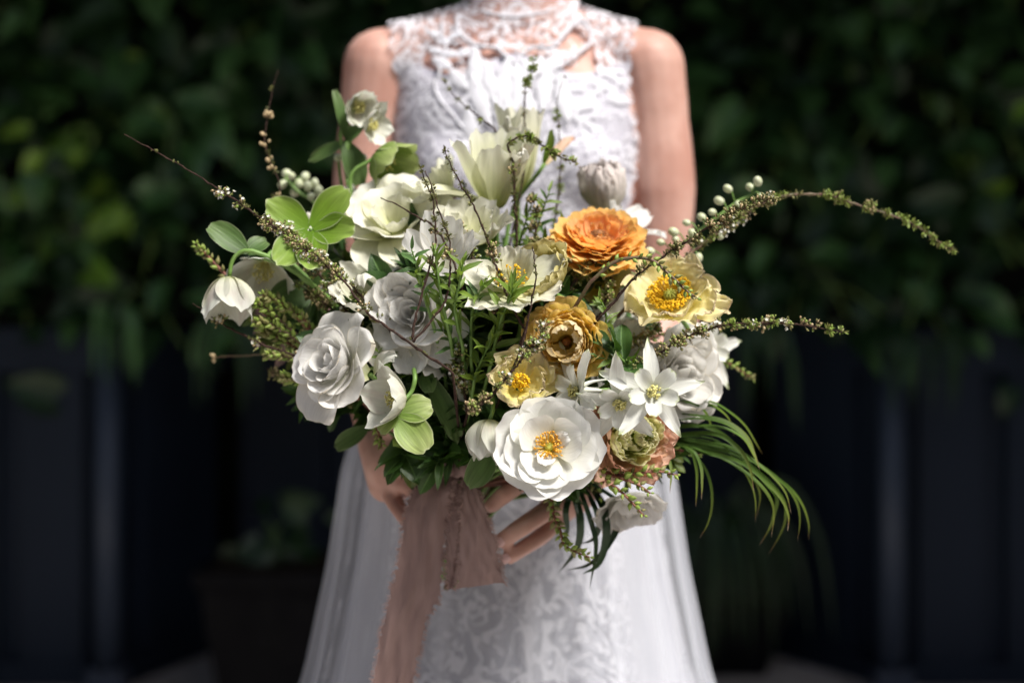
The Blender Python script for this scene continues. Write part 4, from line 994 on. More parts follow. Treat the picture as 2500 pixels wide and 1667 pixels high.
# 8 ---- half hidden yellow backed flower with the white and gold stamened one
t = layered(P(1342, 705, 1.282), (-.50, -.62, .60), 'pale yellow green cup shaped flower turned away below the orange ranunculus', [
    (8, 0, dict(L=.046, W=.024, th0=80, th1=2, R=.026, vm=.6, tp=2.6, roll=8, ruf=.0020, rfq=2, wr=.0005, nu=13, nv=14, mat='poppy_back')),
    (6, 30, dict(L=.040, W=.019, th0=75, th1=-8, R=.020, vm=.6, tp=2.6, ruf=.0014, rfq=2, nu=11, nv=12, mat='poppy_back'))], 91, 'poppy_back', name='ranunculus_flower', cat='flower')
stem_to_grip(t)
t = layered(P(1252, 706, 1.262), (-.12, -.66, .74), 'open white flower with upright golden stamens left of the yellow green cup', [
    (5, 0, dict(L=.050, W=.019, th0=84, th1=60, R=.035, vm=.55, tp=1.8, roll=-20, ruf=.0022, rfq=1.6, jit=.06, wr=.0005, nu=15, nv=14, azs=[165, 235, 290, 335, 20])),
    (4, 0, dict(L=.036, W=.015, th0=60, th1=20, R=.02, vm=.55, tp=2, roll=0, ruf=.0018, nu=13, nv=13, z0=.002, azs=[110, 75, 40, 200]))], 92, 'white_cream', name='white_flower', cat='flower')
stamens(t, 70, .016, .019, 'anther_gold', 'anther_pale', 10, .2, .0009, z0=.003)
stem_to_grip(t)

# 9 ---- tall pale tulip at the top
t = layered(P(1208, 510, 1.372), (.02, -.30, 1), 'tall pale cream tulip with a flared petal at the top of the bouquet', [
    (3, 0, dict(L=.078, W=.0225, th0=62, th1=10, pw=.4, R=.024, vm=.60, tp=2.8, roll=14, ruf=.0022, rfq=1.4, jit=.05, nu=15, nv=20, azs=[196, 268, 340])),
    (3, 0, dict(L=.082, W=.0225, th0=60, th1=4, pw=.4, R=.024, vm=.60, tp=2.8, roll=12, ruf=.0020, rfq=1.4, jit=.05, nu=15, nv=20, azs=[80, 25, 130])),
    (2, 0, dict(L=.088, W=.017, th0=62, th1=95, pw=.9, R=.026, vm=.55, tp=2.2, roll=-35, ruf=.0030, rfq=1.6, jit=.05, nu=15, nv=20, azs=[186, 212])),
    (1, 0, dict(L=.072, W=.013, th0=45, th1=20, pw=.5, R=.016, vm=.55, tp=2.2, roll=25, ruf=.0040, rfq=2.2, jit=.06, wr=.001, nu=15, nv=18, azs=[300], mat='white_cream'))], 101, 'white_lily', name='tulip_flower', cat='tulip')
stem_to_grip(t, r=.0042, taper=1.1)
# taller one just behind it
t = layered(P(1262, 470, 1.44), (.04, -.1, 1), 'pale green white tulip peeking above and behind the tall cream tulip', [
    (4, 0, dict(L=.092, W=.020, th0=40, th1=-4, pw=.5, R=.022, vm=.6, tp=2.6, roll=10, ruf=.0018, rfq=1.4, nu=13, nv=18, azs=[200, 290, 20, 110])),
    (1, 0, dict(L=.078, W=.016, th0=50, th1=10, pw=.5, R=.020, vm=.6, tp=2.4, roll=35, ruf=.0045, rfq=2.6, wr=.0012, nu=17, nv=18, azs=[250], mat='white_cream'))], 102, 'white_lily', name='tulip_flower', cat='tulip')
stem_to_grip(t, r=.004)

# 10 --- big loose white flower upper left
t = layered(P(965, 560, 1.355), (-.10, -.72, .70), 'big loose cream white flower with folded petals at the upper left', [
    (4, 0, dict(L=.056, W=.032, th0=82, th1=54, R=.042, vm=.58, tp=2.1, roll=30, ruf=.0020, rfq=1.2, jit=.04, nu=21, nv=18, azs=[140, 198, 80, 20])),
    (2, 0, dict(L=.060, W=.031, th0=74, th1=108, R=.055, vm=.64, tp=2.0, roll=-8, ruf=.0014, rfq=1.1, jit=.03, nu=19, nv=18, azs=[262, 300], ctip=.10)),
    (4, 20, dict(L=.044, W=.027, th0=72, th1=26, R=.028, vm=.6, tp=2.3, roll=34, ruf=.0018, rfq=1.2, jit=.04, nu=17, nv=15)),
    (3, 70, dict(L=.032, W=.017, th0=62, th1=2, R=.016, vm=.6, tp=2.3, roll=16, ruf=.0014, nu=13, nv=12))], 111, 'white_cream', name='white_flower', cat='flower')
stem_to_grip(t, r=.0035)

# 11 --- white rose in the middle left
t = rose(P(1020, 775, 1.285), (-.30, -.90, .22), 'white rose with upright folded petals in the middle left, crossed by thin twigs', .0315, 35, n=19, open_=58, spin=40, rollx=45, ruf=.0018)
for az, th in ((95, 12), (70, 5), (120, 25)): add_petal(t, M['white_rose'], az, rnd, L=0.0454, W=0.0185, th0=70, th1=th, R=0.0252, r0=.008, vm=.6, tp=3, roll=24, ruf=.0009, rfq=1.3, jit=.03, nu=17, nv=16)
for az, th in ((-90, 95), (-60, 85), (-130, 90)): add_petal(t, M['white_rose'], az, rnd, L=0.0462, W=0.0193, th0=85, th1=th, R=0.0336, r0=.008, vm=.6, tp=2.4, roll=5, ruf=.0022, rfq=1.5, jit=.05, nu=17, nv=16)
stem_to_grip(t, r=.0028)

# 12 --- curled cream petals left of it
t = layered(P(930, 765, 1.315), (-.25, -.72, .65), 'cream tulip with one petal curled right over, left of the middle white rose', [
    (1, 0, dict(L=.074, W=.013, th0=25, th1=-30, pw=.6, R=.018, vm=.5, tp=2.2, roll=-110, ruf=.0024, rfq=1.5, nu=13, nv=24, azs=[100])),
    (3, 0, dict(L=.056, W=.018, th0=50, th1=10, R=.020, vm=.55, tp=2.2, roll=20, ruf=.002, nu=13, nv=15, azs=[150, 200, 250])),
    (2, 0, dict(L=.060, W=.016, th0=80, th1=112, R=.03, vm=.6, tp=2, roll=0, ruf=.003, nu=13, nv=15, azs=[285, 310]))], 121, 'white_cream', name='tulip_flower', cat='tulip')
stamens(t, 18, .006, .022, 'anther_gold', 'anther_pale', 3, .2, .0012)
stem_to_grip(t, r=.003)
# 12b -- white petals between the upper left flower and tulip
t = layered(P(1155, 595, 1.325), (-.05, -.6, .8), 'white flower half hidden behind dark twigs under the tall cream tulip', [
    (6, 0, dict(L=.046, W=.020, th0=70, th1=15, R=.022, vm=.58, tp=2.2, roll=18, ruf=.003, rfq=1.6, nu=13, nv=14)),
    (3, 40, dict(L=.034, W=.016, th0=60, th1=0, R=.014, vm=.58, tp=2.2, roll=8, ruf=.002, nu=11, nv=12))], 122, 'white_cream', name='white_flower', cat='flower')
stem_to_grip(t)
t = layered(P(1085, 660, 1.285), (-.05, -.75, .66), 'white flower with thin upright petals just above the middle white rose', [
    (5, 0, dict(L=.052, W=.017, th0=62, th1=10, R=.02, vm=.6, tp=2.0, roll=14, ruf=.0022, rfq=1.5, nu=13, nv=15, azs=[75, 110, 170, 10, 250]))], 123, 'white_rose', name='white_flower', cat='flower')
stem_to_grip(t)
# 12c -- curled petals left of the tulip cup
t = layered(P(1085, 500, 1.385), (-.5, -.2, 1), 'cream tulip with outspread curling petals left of the tall tulip', [
    (4, 0, dict(L=.060, W=.017, th0=60, th1=92, R=.024, vm=.58, tp=2.2, roll=-40, ruf=.0034, rfq=1.7, nu=13, nv=16, azs=[150, 205, 262, 320])),
    (3, 0, dict(L=.050, W=.017, th0=50, th1=18, R=.018, vm=.58, tp=2.2, roll=20, ruf=.0024, nu=13, nv=14))], 124, 'white_lily', name='tulip_flower', cat='tulip')
stem_to_grip(t)

# 13 --- hellebores
def hellebore(pos, d, label, mat, R, open_, seed, spin=0, back=1.0, name='hellebore_flower', st=True, n=5, azs=None, petw=.62, stem_ctrl=None, ctip=.10, wob=5):
    r = random.Random(seed); t = flower(name, pos, d, label, 'hellebore', spin)
    for i in range(n):
        az = azs[i] if azs else i * 72 + r.uniform(-8, 8)
        add_petal(t, M[mat], az, r, 'sepal', L=R * 1.25 * r.uniform(.94, 1.06), W=R * petw * r.uniform(.92, 1.08), th0=88, th1=open_ + (6 if i % 2 else -3), pw=.55, R=R * .85, r0=.002, z0=.0004 * (i % 2), vm=.52, tp=1.7, bw=.30, roll=r.uniform(0, 20), ruf=.0011, rfq=1.5, jit=.03, ctip=ctip, nu=13, nv=15, wob=wob)
    if st: stamens(t, 46, R * .30, R * .62, 'anther_pale', 'anther_pale', seed, .1, .0009)
    stem_to_grip(t, 'stem', .0019, ctrl=stem_ctrl)
    return t
hellebore(P(560, 676, 1.30), (.02, -.16, -1), 'white nodding hellebore bell with a pink tinged crown at the far left', 'hell_white', .036, -4, 131, 25, stem_ctrl=[P(566, 640, 1.30), P(585, 617, 1.30), P(630, 617, 1.30), P(745, 680, 1.32), P(900, 850, 1.36)])
hellebore(P(648, 640, 1.345), (-.10, -.60, -.75), 'second white hellebore, open towards the viewer, behind the nodding bell', 'hell_white', .036, 22, 132, 10, stem_ctrl=[P(672, 616, 1.36), P(760, 690, 1.37), P(920, 900, 1.39)])
hellebore(P(758, 560, 1.315), (-.15, -.92, .30), 'lime green five petalled hellebore flower at the upper left', 'hell_lime', .0385, 62, 133, 0, azs=[-8, 42, 150, 238, 285], st=False, petw=.44, ctip=.02)
hellebore(P(918, 380, 1.40), (.62, -.30, -.42), 'green drooping hellebore bell beside the arm, above the loose white flower', 'hell_green', .036, 8, 134, 15, stem_ctrl=[P(895, 398, 1.40), P(862, 420, 1.40), P(856, 470, 1.40), P(890, 640, 1.40)])
hellebore(P(985, 978, 1.245), (-.85, -.55, .18), 'small hellebore with blushed white petals facing left below the white roses', 'hell_white', .029, 16, 135, 30, stem_ctrl=[P(1005, 955, 1.25), P(1013, 925, 1.25), P(1012, 905, 1.27), P(1040, 1000, 1.34)])
hellebore(P(1196, 1024, 1.245), (-.10, -.20, -1), 'closed green white hellebore bud hanging beside the open white rose', 'hell_white', .031, -22, 136, 0, stem_ctrl=[P(1203, 1000, 1.25), P(1200, 970, 1.27), P(1170, 1000, 1.32)])
t = hellebore(P(868, 258, 1.42), (.35, -.5, -.2), 'small white blossom at the tip of the leafy shoot beside the arm', 'hell_white', .022, 10, 137, 0, stem_ctrl=[P(845, 300, 1.42), P(832, 330, 1.42), P(845, 420, 1.42), P(900, 640, 1.40)])
t = hellebore(P(895, 305, 1.42), (.75, -.4, -.1), 'second small white blossom just below the one at the tip of the shoot', 'hell_white', .021, 22, 138, 0, stem_ctrl=[P(875, 320, 1.42), P(850, 360, 1.42), P(850, 450, 1.42), P(900, 640, 1.40)])
# curled white hellebore petals next to the left rose
t = layered(P(905, 915, 1.262), (-.35, -.75, .5), 'white flower with two thin curled back petals right of the left rose', [
    (2, 0, dict(L=.050, W=.012, th0=50, th1=100, R=.02, vm=.5, tp=2, roll=60, ruf=.003, nu=13, nv=16, azs=[215, 160])),
    (1, 0, dict(L=.036, W=.009, th0=40, th1=75, R=.014, vm=.5, tp=2, roll=35, ruf=.002, nu=11, nv=14, azs=[20]))], 139, 'hell_white', name='white_flower', cat='flower')
stem_to_grip(t)

# green bracts (large sepal like leaves)
def bract(pos, d, up, L, W, label, parent=None, mat='hell_green', seed=0, **kw):
    r = random.Random(seed)
    o = None
def bracts(px, py, D, label, items, stem_ctrl=None, mat='hell_green'):
    """items: list of (tip px, tip py, width m, depth offset at the tip)"""
    c = P(px, py, D); t = empty('hellebore_leaf_whorl', c, label, 'leaves'); r = random.Random(int(px))
    for tx, ty, W, dd, roll in items:
        tip = P(tx, ty, D + dd) - c; L = tip.length; dirv = tip.normalized()
        vs, fs, uv = petal(r, L=L * 1.04, W=W, th0=-8, th1=12, R=W * 2.2, r0=0, vm=.5, tp=2.2, bw=.2, ruf=.0008, rfq=1.5, jit=.03, nu=13, nv=15, roll=8)
        # petal runs along +z with its inside facing -x: turn that side to the viewer
        nrm = V((roll, -1, .35)); x = -(nrm - dirv * nrm.dot(dirv)).normalized(); y = dirv.cross(x)
        o = link('sepal', mk_mesh('sepal', vs, fs, [M[mat]], None, uv), t)
        o.matrix_local = Matrix((x, y, dirv)).transposed().to_4x4()
    g = GRIP + V((rnd.gauss(0, .008), 0, 0))
    pts = crom([V((0, 0, 0))] + [P(*q) - c for q in (stem_ctrl or [])] + [g - c], 14)
    mb = MB(); mb.tube(pts, .0019, 6); mb.build('stem', [M['stem']], t)
bracts(970, 1012, 1.245, 'three rounded green sepals under the small blushed hellebore', [(1040, 1095, .0165, -.012, .1), (1052, 990, .0145, .005, -.4), (925, 1050, .012, -.004, -.9)], [(1000, 1060, 1.29)])
bracts(1210, 1085, 1.265, 'dull green rounded leaf below the closed hellebore bud', [(1146, 1186, .0125, -.006, .3), (1190, 1110, .012, .0, -.4), (1240, 1160, .008, .004, .5)], [(1180, 1140, 1.33)], mat='hell_dark')
bracts(846, 345, 1.42, 'pointed green leaves of the shoot standing beside the arm', [(818, 222, .0065, -.004, .5), (884, 300, .0085, -.006, -.3), (880, 450, .0125, .0, .2), (755, 390, .0065, .0, .4)], [(850, 440, 1.42), (900, 650, 1.40)], mat='hell_dark')
bracts(606, 616, 1.305, 'grey green pointed leaves above the nodding white bell', [(513, 552, .0125, -.005, .3), (650, 585, .010, .01, -.2), (640, 632, .005, -.003, .4)], [(740, 680, 1.32), (900, 860, 1.36)], mat='hell_dark')
bracts(1040, 905, 1.285, 'small rounded leaves on a pinkish stem right of the lower left hellebore', [(985, 875, .009, -.004, .4), (1050, 955, .009, -.01, -.3), (1120, 1075, .010, .015, .2)], [(1040, 980, 1.31)], mat='hell_dark')
bracts(760, 720, 1.345, 'broad shaded leaf behind the second white hellebore', [(660, 745, .020, -.01, .2), (840, 640, .012, .0, .5)], [(900, 900, 1.38)], mat='hell_dark')
bracts(900, 1042, 1.36, 'long dull leaf curving over the skirt at the lower left', [(820, 1092, .009, .0, .2)], [(960, 1060, 1.37)], mat='hell_dark')

# 14 --- columbines
def columbine(pos, d, label, R, seed, spin=0, azs=None, group=None):
    r = random.Random(seed); t = flower('columbine_flower', pos, d, label, 'columbine', spin)
    for i in range(5):
        az = (azs[i] if azs else i * 72)
        add_petal(t, M['columbine'], az, r, 'sepal', L=R * 1.5 * r.uniform(.85, 1.12), W=R * .29 * r.uniform(.85, 1.15), th0=80, th1=86 + r.uniform(-16, 26), R=R * .5, r0=.002, vm=.42, tp=1.25, bw=.22, ruf=.0011, rfq=1.2, ctip=.05, nu=9, nv=14, side=-.15)
        add_petal(t, M['columbine'], az + 36, r, L=R * .80 * r.uniform(.9, 1.1), W=R * .27, th0=66, th1=50 + r.uniform(-14, 14), R=R * .40, r0=.002, z0=.001, vm=.65, tp=3, bw=.45, roll=25, nu=9, nv=11)
        a = math.radians(az + 36)
        mb = MB(); pts = crom([V((math.cos(a) * .003, math.sin(a) * .003, 0)), V((math.cos(a) * R * .35, math.sin(a) * R * .35, -R * .45)), V((math.cos(a) * R * .50, math.sin(a) * R * .50, -R * 1.1))], 8)
        mb.tube(pts, [.003, .0026, .0022, .0018, .0014, .0010, .0008, .0010], 6); mb.build('spur', [M['columbine']], t)
    stamens(t, 40, R * .20, R * .34, 'anther_pale', 'anther_pale', seed, .1, .0011, z0=.001)
    stem_to_grip(t, r=.0013)
    return t
columbine(P(1594, 958, 1.205), (.05, -1, .10), 'white star shaped columbine facing the viewer, rightmost of three', .0285, 141, azs=[95, 12, -58, -130, 158])
columbine(P(1513, 980, 1.215), (-.12, -.85, -.42), 'white columbine nodding left of the star shaped one', .0265, 142, 20)
columbine(P(1412, 955, 1.235), (-.75, -.45, .1), 'white columbine seen from the side with thin spurs above the open white rose', .027, 143, 50)
columbine(P(1728, 850, 1.38), (.35, -.75, -.1), 'small white green blossom half out of focus behind the lower right twig', .026, 144, 10)

# 15 --- background white flowers on the right and others
t = rose(P(1640, 925, 1.345), (.45, -.80, .15), 'bluish white ruffled rose behind the star shaped columbine', .041, 37, n=26, open_=66, rollx=20, ruf=.0026)
stem_to_grip(t, r=.0028)
t = rose(P(1530, 1215, 1.355), (.18, -.62, -.70), 'shaded white flower hanging below the peach ranunculus', .030, 38, n=18, open_=30, rollx=10, ruf=.002, name='white_flower', cat='flower')
stem_to_grip(t, r=.0024)
t = layered(P(1480, 520, 1.445), (-.12, -.30, 1), 'greyish pink closed ranunculus bud above the orange ranunculus', [
    (5, 0, dict(L=.060, W=.022, th0=75, th1=-28, pw=.8, R=.020, vm=.5, tp=2.2, roll=-10, ruf=.0018, rfq=2.4, wr=.0009, nu=15, nv=16)),
    (4, 10, dict(L=.060, W=.017, th0=66, th1=-48, pw=1.0, R=.013, vm=.5, tp=2.2, ruf=.0012, rfq=2, wr=.0006, nu=13, nv=16)),
    (5, 36, dict(L=.059, W=.021, th0=70, th1=-38, pw=.9, R=.017, vm=.5, tp=2.2, ruf=.0024, rfq=2.4, wr=.0010, nu=15, nv=16))], 39, 'greige', name='ranunculus_bud', cat='flower')
stem_to_grip(t, r=.0026)
t = layered(P(1510, 560, 1.43), (.6, -.3, .7), 'white petals sticking out behind the orange ranunculus towards the arm', [
    (4, 0, dict(L=.045, W=.014, th0=60, th1=50, R=.02, vm=.5, tp=1.9, roll=20, ruf=.002, nu=11, nv=13))], 151, 'white_rose', name='white_flower', cat='flower')
stem_to_grip(t)
t = layered(P(1480, 770, 1.37), (.1, -.7, .5), 'white flower half hidden under the yellow poppy', [
    (7, 0, dict(L=.042, W=.018, th0=75, th1=30, R=.024, vm=.58, tp=2.2, roll=18, ruf=.003, nu=13, nv=13)), (4, 20, dict(L=.03, W=.013, th0=65, th1=5, R=.014, nu=11, nv=11))], 152, 'white_rose', name='white_flower', cat='flower')
stem_to_grip(t)
t = layered(P(1460, 700, 1.36), (-.05, -.7, .5), 'pale yellow petals in the shade below the orange ranunculus', [
    (6, 0, dict(L=.036, W=.016, th0=75, th1=35, R=.024, vm=.58, tp=2.2, roll=12, ruf=.003, nu=13, nv=13))], 153, 'poppy_back', name='yellow_flower', cat='flower')
stem_to_grip(t)
t = layered(P(1500, 880, 1.33), (.1, -.8, .3), 'white rose in the shade between the golden ranunculus and the columbines', [
    (7, 0, dict(L=.040, W=.018, th0=78, th1=40, R=.028, vm=.58, tp=2.2, roll=22, ruf=.003, nu=13, nv=13)), (4, 20, dict(L=.03, W=.014, th0=65, th1=5, R=.014, nu=11, nv=11))], 154, 'white_rose', name='rose_flower', cat='rose')
stem_to_grip(t)
t = layered(P(1330, 400, 1.42), (.55, -.2, .9), 'narrow withered petal tipped orange pink right of the tall tulip', [
    (1, 0, dict(L=.050, W=.006, th0=30, th1=35, R=.006, vm=.5, tp=2, roll=50, ruf=.0016, rfq=2, nu=9, nv=16, azs=[0], mat='peach')),
    (1, 0, dict(L=.036, W=.007, th0=25, th1=20, R=.007, vm=.5, tp=1.6, nu=9, nv=12, azs=[160], mat='hell_lime'))], 155, 'peach', name='withered_flower', cat='flower')
stem_to_grip(t)
t = layered(P(1060, 905, 1.33), (-.2, -.6, -.6), 'white petals hanging in the shade below the middle white rose', [
    (5, 0, dict(L=.060, W=.018, th0=70, th1=15, R=.022, vm=.58, tp=2.2, roll=10, ruf=.002, nu=13, nv=14))], 156, 'white_rose', name='white_flower', cat='flower')
stem_to_grip(t)
t = layered(P(860, 560, 1.40), (-.4, -.6, .7), 'shaded cream flower behind the loose white flower, beside the arm', [
    (6, 0, dict(L=.044, W=.018, th0=75, th1=30, R=.024, vm=.58, tp=2.2, roll=18, ruf=.003, nu=13, nv=13))], 157, 'white_cream', name='white_flower', cat='flower')
stem_to_grip(t)

# ---- twigs
def poly(pts, D0, D1, n=None, jitter=.0):
    m = len(pts); P_ = [P(x, y, D0 + (D1 - D0) * i / (m - 1)) for i, (x, y) in enumerate(pts)]
    return crom(P_, n or m * 5)
def twig(label, pts, D0, D1, seed, r0=.0011, r1=.0022, dens=((0, 1, 60, 'leaf'),), stem='stem_dark', grip=True, name='spirea_twig', group=None, wig=.0012):
    """D0 at the tip, D1 at the inner end. dens: (from, to, clusters per metre, kind)"""
    r = random.Random(seed); c = P(*pts[-1], D1); t = empty(name, c, label, 'twig', group)
    pl = poly(pts, D0, D1)
    for i in range(len(pl)): pl[i] = pl[i] + rvec(r) * wig * .5
    if grip:
        g = GRIP + V((r.gauss(0, .008), r.gauss(0, .005) + .01, 0)); pl = pl + [pl[-1].lerp(g, k / 4) for k in (1, 2, 3, 4)]
        nl = len(pl) - 4
    else: nl = len(pl)
    pl = [p - c for p in pl]; n = len(pl)
    mb = MB(); rr = [.74 * (r0 * .5 + (r1 - r0 * .5) * min(1, i / (nl - 1)) ** .7) * (1 + (.35 if i % 4 == 0 else 0)) for i in range(n)]
    mb.tube(pl, rr, 5)
    mb.build('stem', [M[stem]], t)
    mats = ['bud_dark', 'bud_olive', 'bud_green', 'bud_tan', 'floret', 'stem_brown']
    B = MB(); F = MB()
    Ls = [0.0]
    for i in range(1, nl): Ls.append(Ls[-1] + (pl[i] - pl[i - 1]).length)
    tot = Ls[-1]
    T, N, Bn = frames(pl)
    for a, b, dn, kind in dens:
        cnt = int(dn * tot * (b - a) * (1.0 if kind == 'bump' else 1.9)) + 1; s_at = r.uniform(a, b)
        for k in range(cnt):
            # clusters gather at nodes
            if k % 3 == 0: s_at = r.uniform(a, b)
            s = min(max(s_at + r.gauss(0, .006), 0), .999) * tot
            i = max(j for j in range(nl) if Ls[j] <= s); i = min(i, nl - 2)
            p = pl[i].lerp(pl[i + 1], (s - Ls[i]) / max(1e-6, Ls[i + 1] - Ls[i]))
            out = (N[i] * r.gauss(0, 1) + Bn[i] * r.gauss(0, 1)).normalized(); out = (out - T[i] * .5 + V((0, 0, .25))).normalized()
            if kind == 'leaf':          # rosette of tiny bracts
                for q in range(r.randint(3, 6)):
                    d = (out + rvec(r) * .9).normalized(); B.leaf(p + d * .0008, d, rvec(r), r.uniform(.0022, .0048), r.uniform(.0005, .0010), r.choice([0, 0, 1]))
            elif kind == 'fleaf':       # fresh green rosette
                for q in range(r.randint(4, 7)):
                    d = (out + rvec(r) * .8).normalized(); B.leaf(p + d * .001, d, rvec(r), r.uniform(.003, .0065), r.uniform(.0008, .0014), r.choice([1, 2, 2]))
                if r.random() < .5: B.ball(p + out * .005, .0012, out, 1.2, 2, 4, 2)
            elif kind in ('umbel', 'wumbel', 'dumbel'):
                for q in range(r.randint(4, 8)):
                    d = (out + rvec(r) * .65).normalized(); L = r.uniform(.0035, .0080); e = p + d * L
                    B.tube([p, e], [.00025, .0003], 3, 5, cap=False)
                    if kind == 'wumbel' and r.random() < .20:
                        ax = (d + V((0, -.6, .3))).normalized(); x = ax.orthogonal().normalized(); y = ax.cross(x)
                        for w_ in range(5):
                            an = w_ * 1.2566; F.leaf(e, x * math.cos(an) + y * math.sin(an) + ax * .4, ax, .0021, .0009, 0)
                    else:
                        m_ = r.choice([1, 1, 2, 3]) if kind != 'dumbel' else r.choice([0, 0, 1, 3])
                        B.ball(e, r.uniform(.0009, .0015), d, 1.25, m_, 4, 2)
                        if r.random() < .5: B.leaf(e, (d + rvec(r) * .5).normalized(), rvec(r), .0028, .0007, r.choice([0, 1]))
            elif kind == 'bump': B.ball(p + out * .0012, r.uniform(.0008, .0015), out, 1.3, 0, 4, 2)
            elif kind == 'tan': B.ball(p + out * r.uniform(.002, .006), r.uniform(.0012, .0024), out, 1.3, 3, 5, 3); B.tube([p, p + out * .005], .0003, 3, 5, cap=False)
    B.build('buds', [M[m_] for m_ in mats], t, kind='stuff'); F.build('florets', [M['floret']], t, kind='stuff')
    return t

twig('long bare tipped twig reaching from the upper left down across both white roses', [(305, 328), (376, 368), (433, 399), (475, 424), (517, 452), (555, 475), (605, 510), (643, 536), (701, 575), (765, 622), (836, 684), (896, 761), (931, 789), (987, 828), (1036, 863), (1106, 909)], 1.28, 1.215, 1, .0011, .0015,
     ((.02, .25, 60, 'bump'), (.28, .62, 170, 'wumbel'), (.28, .62, 130, 'leaf'), (.48, .66, 240, 'umbel'), (.62, .75, 70, 'dumbel'), (.76, 1, 24, 'bump')), grip=True)
twig('dark thin twig rising upright left of the arm with tan seed buds', [(678, 173), (666, 219), (657, 261), (649, 311), (647, 349), (657, 387), (678, 433), (700, 520), (780, 640)], 1.42, 1.38, 2, .0006, .0011, ((.02, .2, 50, 'leaf'), (.22, .58, 120, 'tan'), (.22, .58, 100, 'leaf'), (.6, 1, 90, 'dumbel')))
twig('short grey twig pointing left below the nodding white bell', [(472, 740), (517, 775), (563, 803), (605, 824), (650, 845), (760, 880)], 1.31, 1.31, 3, .0009, .0017, ((.12, .35, 120, 'wumbel'), (.4, .9, 130, 'leaf'), (.5, 1, 60, 'wumbel')))
twig('faint brown twig tip in the dark left of the white rose', [(522, 873), (560, 868), (600, 868), (636, 866), (740, 880)], 1.43, 1.40, 4, .0009, .0013, ((0, .7, 60, 'tan'),), stem='stem_brown')
twig('dark twig leaning up left across the tall tulip flared petal', [(1083, 356), (1095, 391), (1114, 429), (1129, 460), (1148, 486), (1171, 540), (1189, 582), (1202, 624), (1209, 646), (1224, 679), (1237, 720), (1253, 753), (1270, 784), (1283, 804)], 1.27, 1.24, 5, .0010, .0017, ((0, .75, 230, 'leaf'), (.55, .8, 110, 'umbel'), (.8, 1, 30, 'bump')))
twig('forked twig, left prong, in front of the middle white rose', [(1026, 406), (1037, 444), (1053, 475), (1060, 521), (1064, 571), (1061, 609), (1051, 646), (1033, 707), (1015, 773), (1005, 830)], 1.25, 1.21, 6, .0009, .0015, ((0, .45, 210, 'leaf'), (.4, .62, 110, 'dumbel'), (.7, 1, 20, 'bump')), grip=False)
twig('forked twig, right prong, in front of the middle white rose', [(1039, 418), (1057, 467), (1076, 529), (1095, 578), (1100, 636), (1097, 684), (1087, 733), (1051, 784), (1008, 835)], 1.245, 1.21, 7, .0009, .0015, ((0, .5, 190, 'leaf'), (.45, .6, 120, 'umbel'), (.6, 1, 20, 'bump')), grip=False)
twig('bare dark twig with round buds lying over the loose white flower', [(930, 483), (980, 506), (1026, 533), (1057, 552), (1090, 600), (1130, 700)], 1.27, 1.26, 8, .0011, .0015, ((0, 1, 45, 'bump'),))
twig('thin budded twig leaning up left in front of the lace bodice', [(1083, 196), (1099, 222), (1133, 257), (1160, 278), (1187, 299), (1210, 322), (1230, 400)], 1.42, 1.40, 9, .0008, .0013, ((0, .55, 130, 'leaf'), (.5, .85, 150, 'fleaf')))
twig('upright twig with a green tuft in the middle of the lace bodice', [(1298, 142), (1301, 169), (1286, 203), (1282, 234), (1280, 272), (1282, 340), (1275, 450)], 1.42, 1.40, 10, .0008, .0013, ((0, .26, 380, 'fleaf'), (.1, .6, 110, 'leaf')))
twig('thin straight twig right of the green tuft on the bodice', [(1380, 188), (1366, 222), (1359, 261), (1363, 310), (1368, 360), (1368, 406), (1365, 456), (1363, 486), (1350, 560)], 1.45, 1.42, 11, .0007, .0012, ((0, .95, 90, 'leaf'), (.25, .35, 140, 'fleaf'), (.6, .75, 170, 'fleaf'), (.85, 1, 150, 'fleaf')))
twig('bent twig arching sharply over to the right above the tall tulip', [(1405, 398), (1378, 387), (1359, 379), (1332, 360), (1309, 345), (1286, 333), (1263, 337), (1240, 353), (1248, 379), (1254, 418), (1255, 463), (1257, 502), (1261, 548), (1262, 640)], 1.33, 1.32, 12, .0011, .0017, ((0, .2, 200, 'fleaf'), (0, .3, 260, 'leaf'), (.25, .42, 460, 'fleaf'), (.42, 1, 190, 'leaf'), (.5, .62, 80, 'umbel')))
twig('short bare twig with knobbly buds left of the golden ranunculus', [(1301, 603), (1304, 633), (1309, 664), (1304, 702), (1298, 735), (1291, 773), (1286, 799), (1270, 860)], 1.22, 1.22, 13, .0010, .0014, ((0, 1, 70, 'bump'),))
twig('dark flowering twig crossing the small yellow poppy', [(1332, 794), (1314, 830), (1291, 858), (1268, 886), (1245, 911), (1224, 934), (1202, 962), (1179, 983), (1138, 998)], 1.20, 1.195, 14, .0012, .0018, ((0, .3, 330, 'wumbel'), (.3, .7, 190, 'wumbel'), (.75, 1, 420, 'umbel'), (0, 1, 150, 'leaf')), grip=False)
twig('long arching spirea branch at the right with its tip drooping', [(2326, 609), (2291, 590), (2251, 562), (2212, 538), (2152, 518), (2101, 503), (2054, 487), (2014, 475), (1955, 475), (1895, 483), (1856, 499), (1816, 522), (1777, 550), (1737, 578), (1698, 609), (1658, 641), (1560, 720)], 1.36, 1.33, 15, .0010, .0022, ((0, .08, 300, 'fleaf'), (.09, .18, 260, 'fleaf'), (.20, .42, 240, 'fleaf'), (.24, .40, 100, 'umbel'), (.42, .60, 160, 'leaf'), (.55, .80, 220, 'wumbel'), (.5, .8, 230, 'fleaf'), (.8, 1, 120, 'leaf'), (0, 1, 150, 'leaf'), (.0, .6, 60, 'fleaf')), stem='stem_brown')
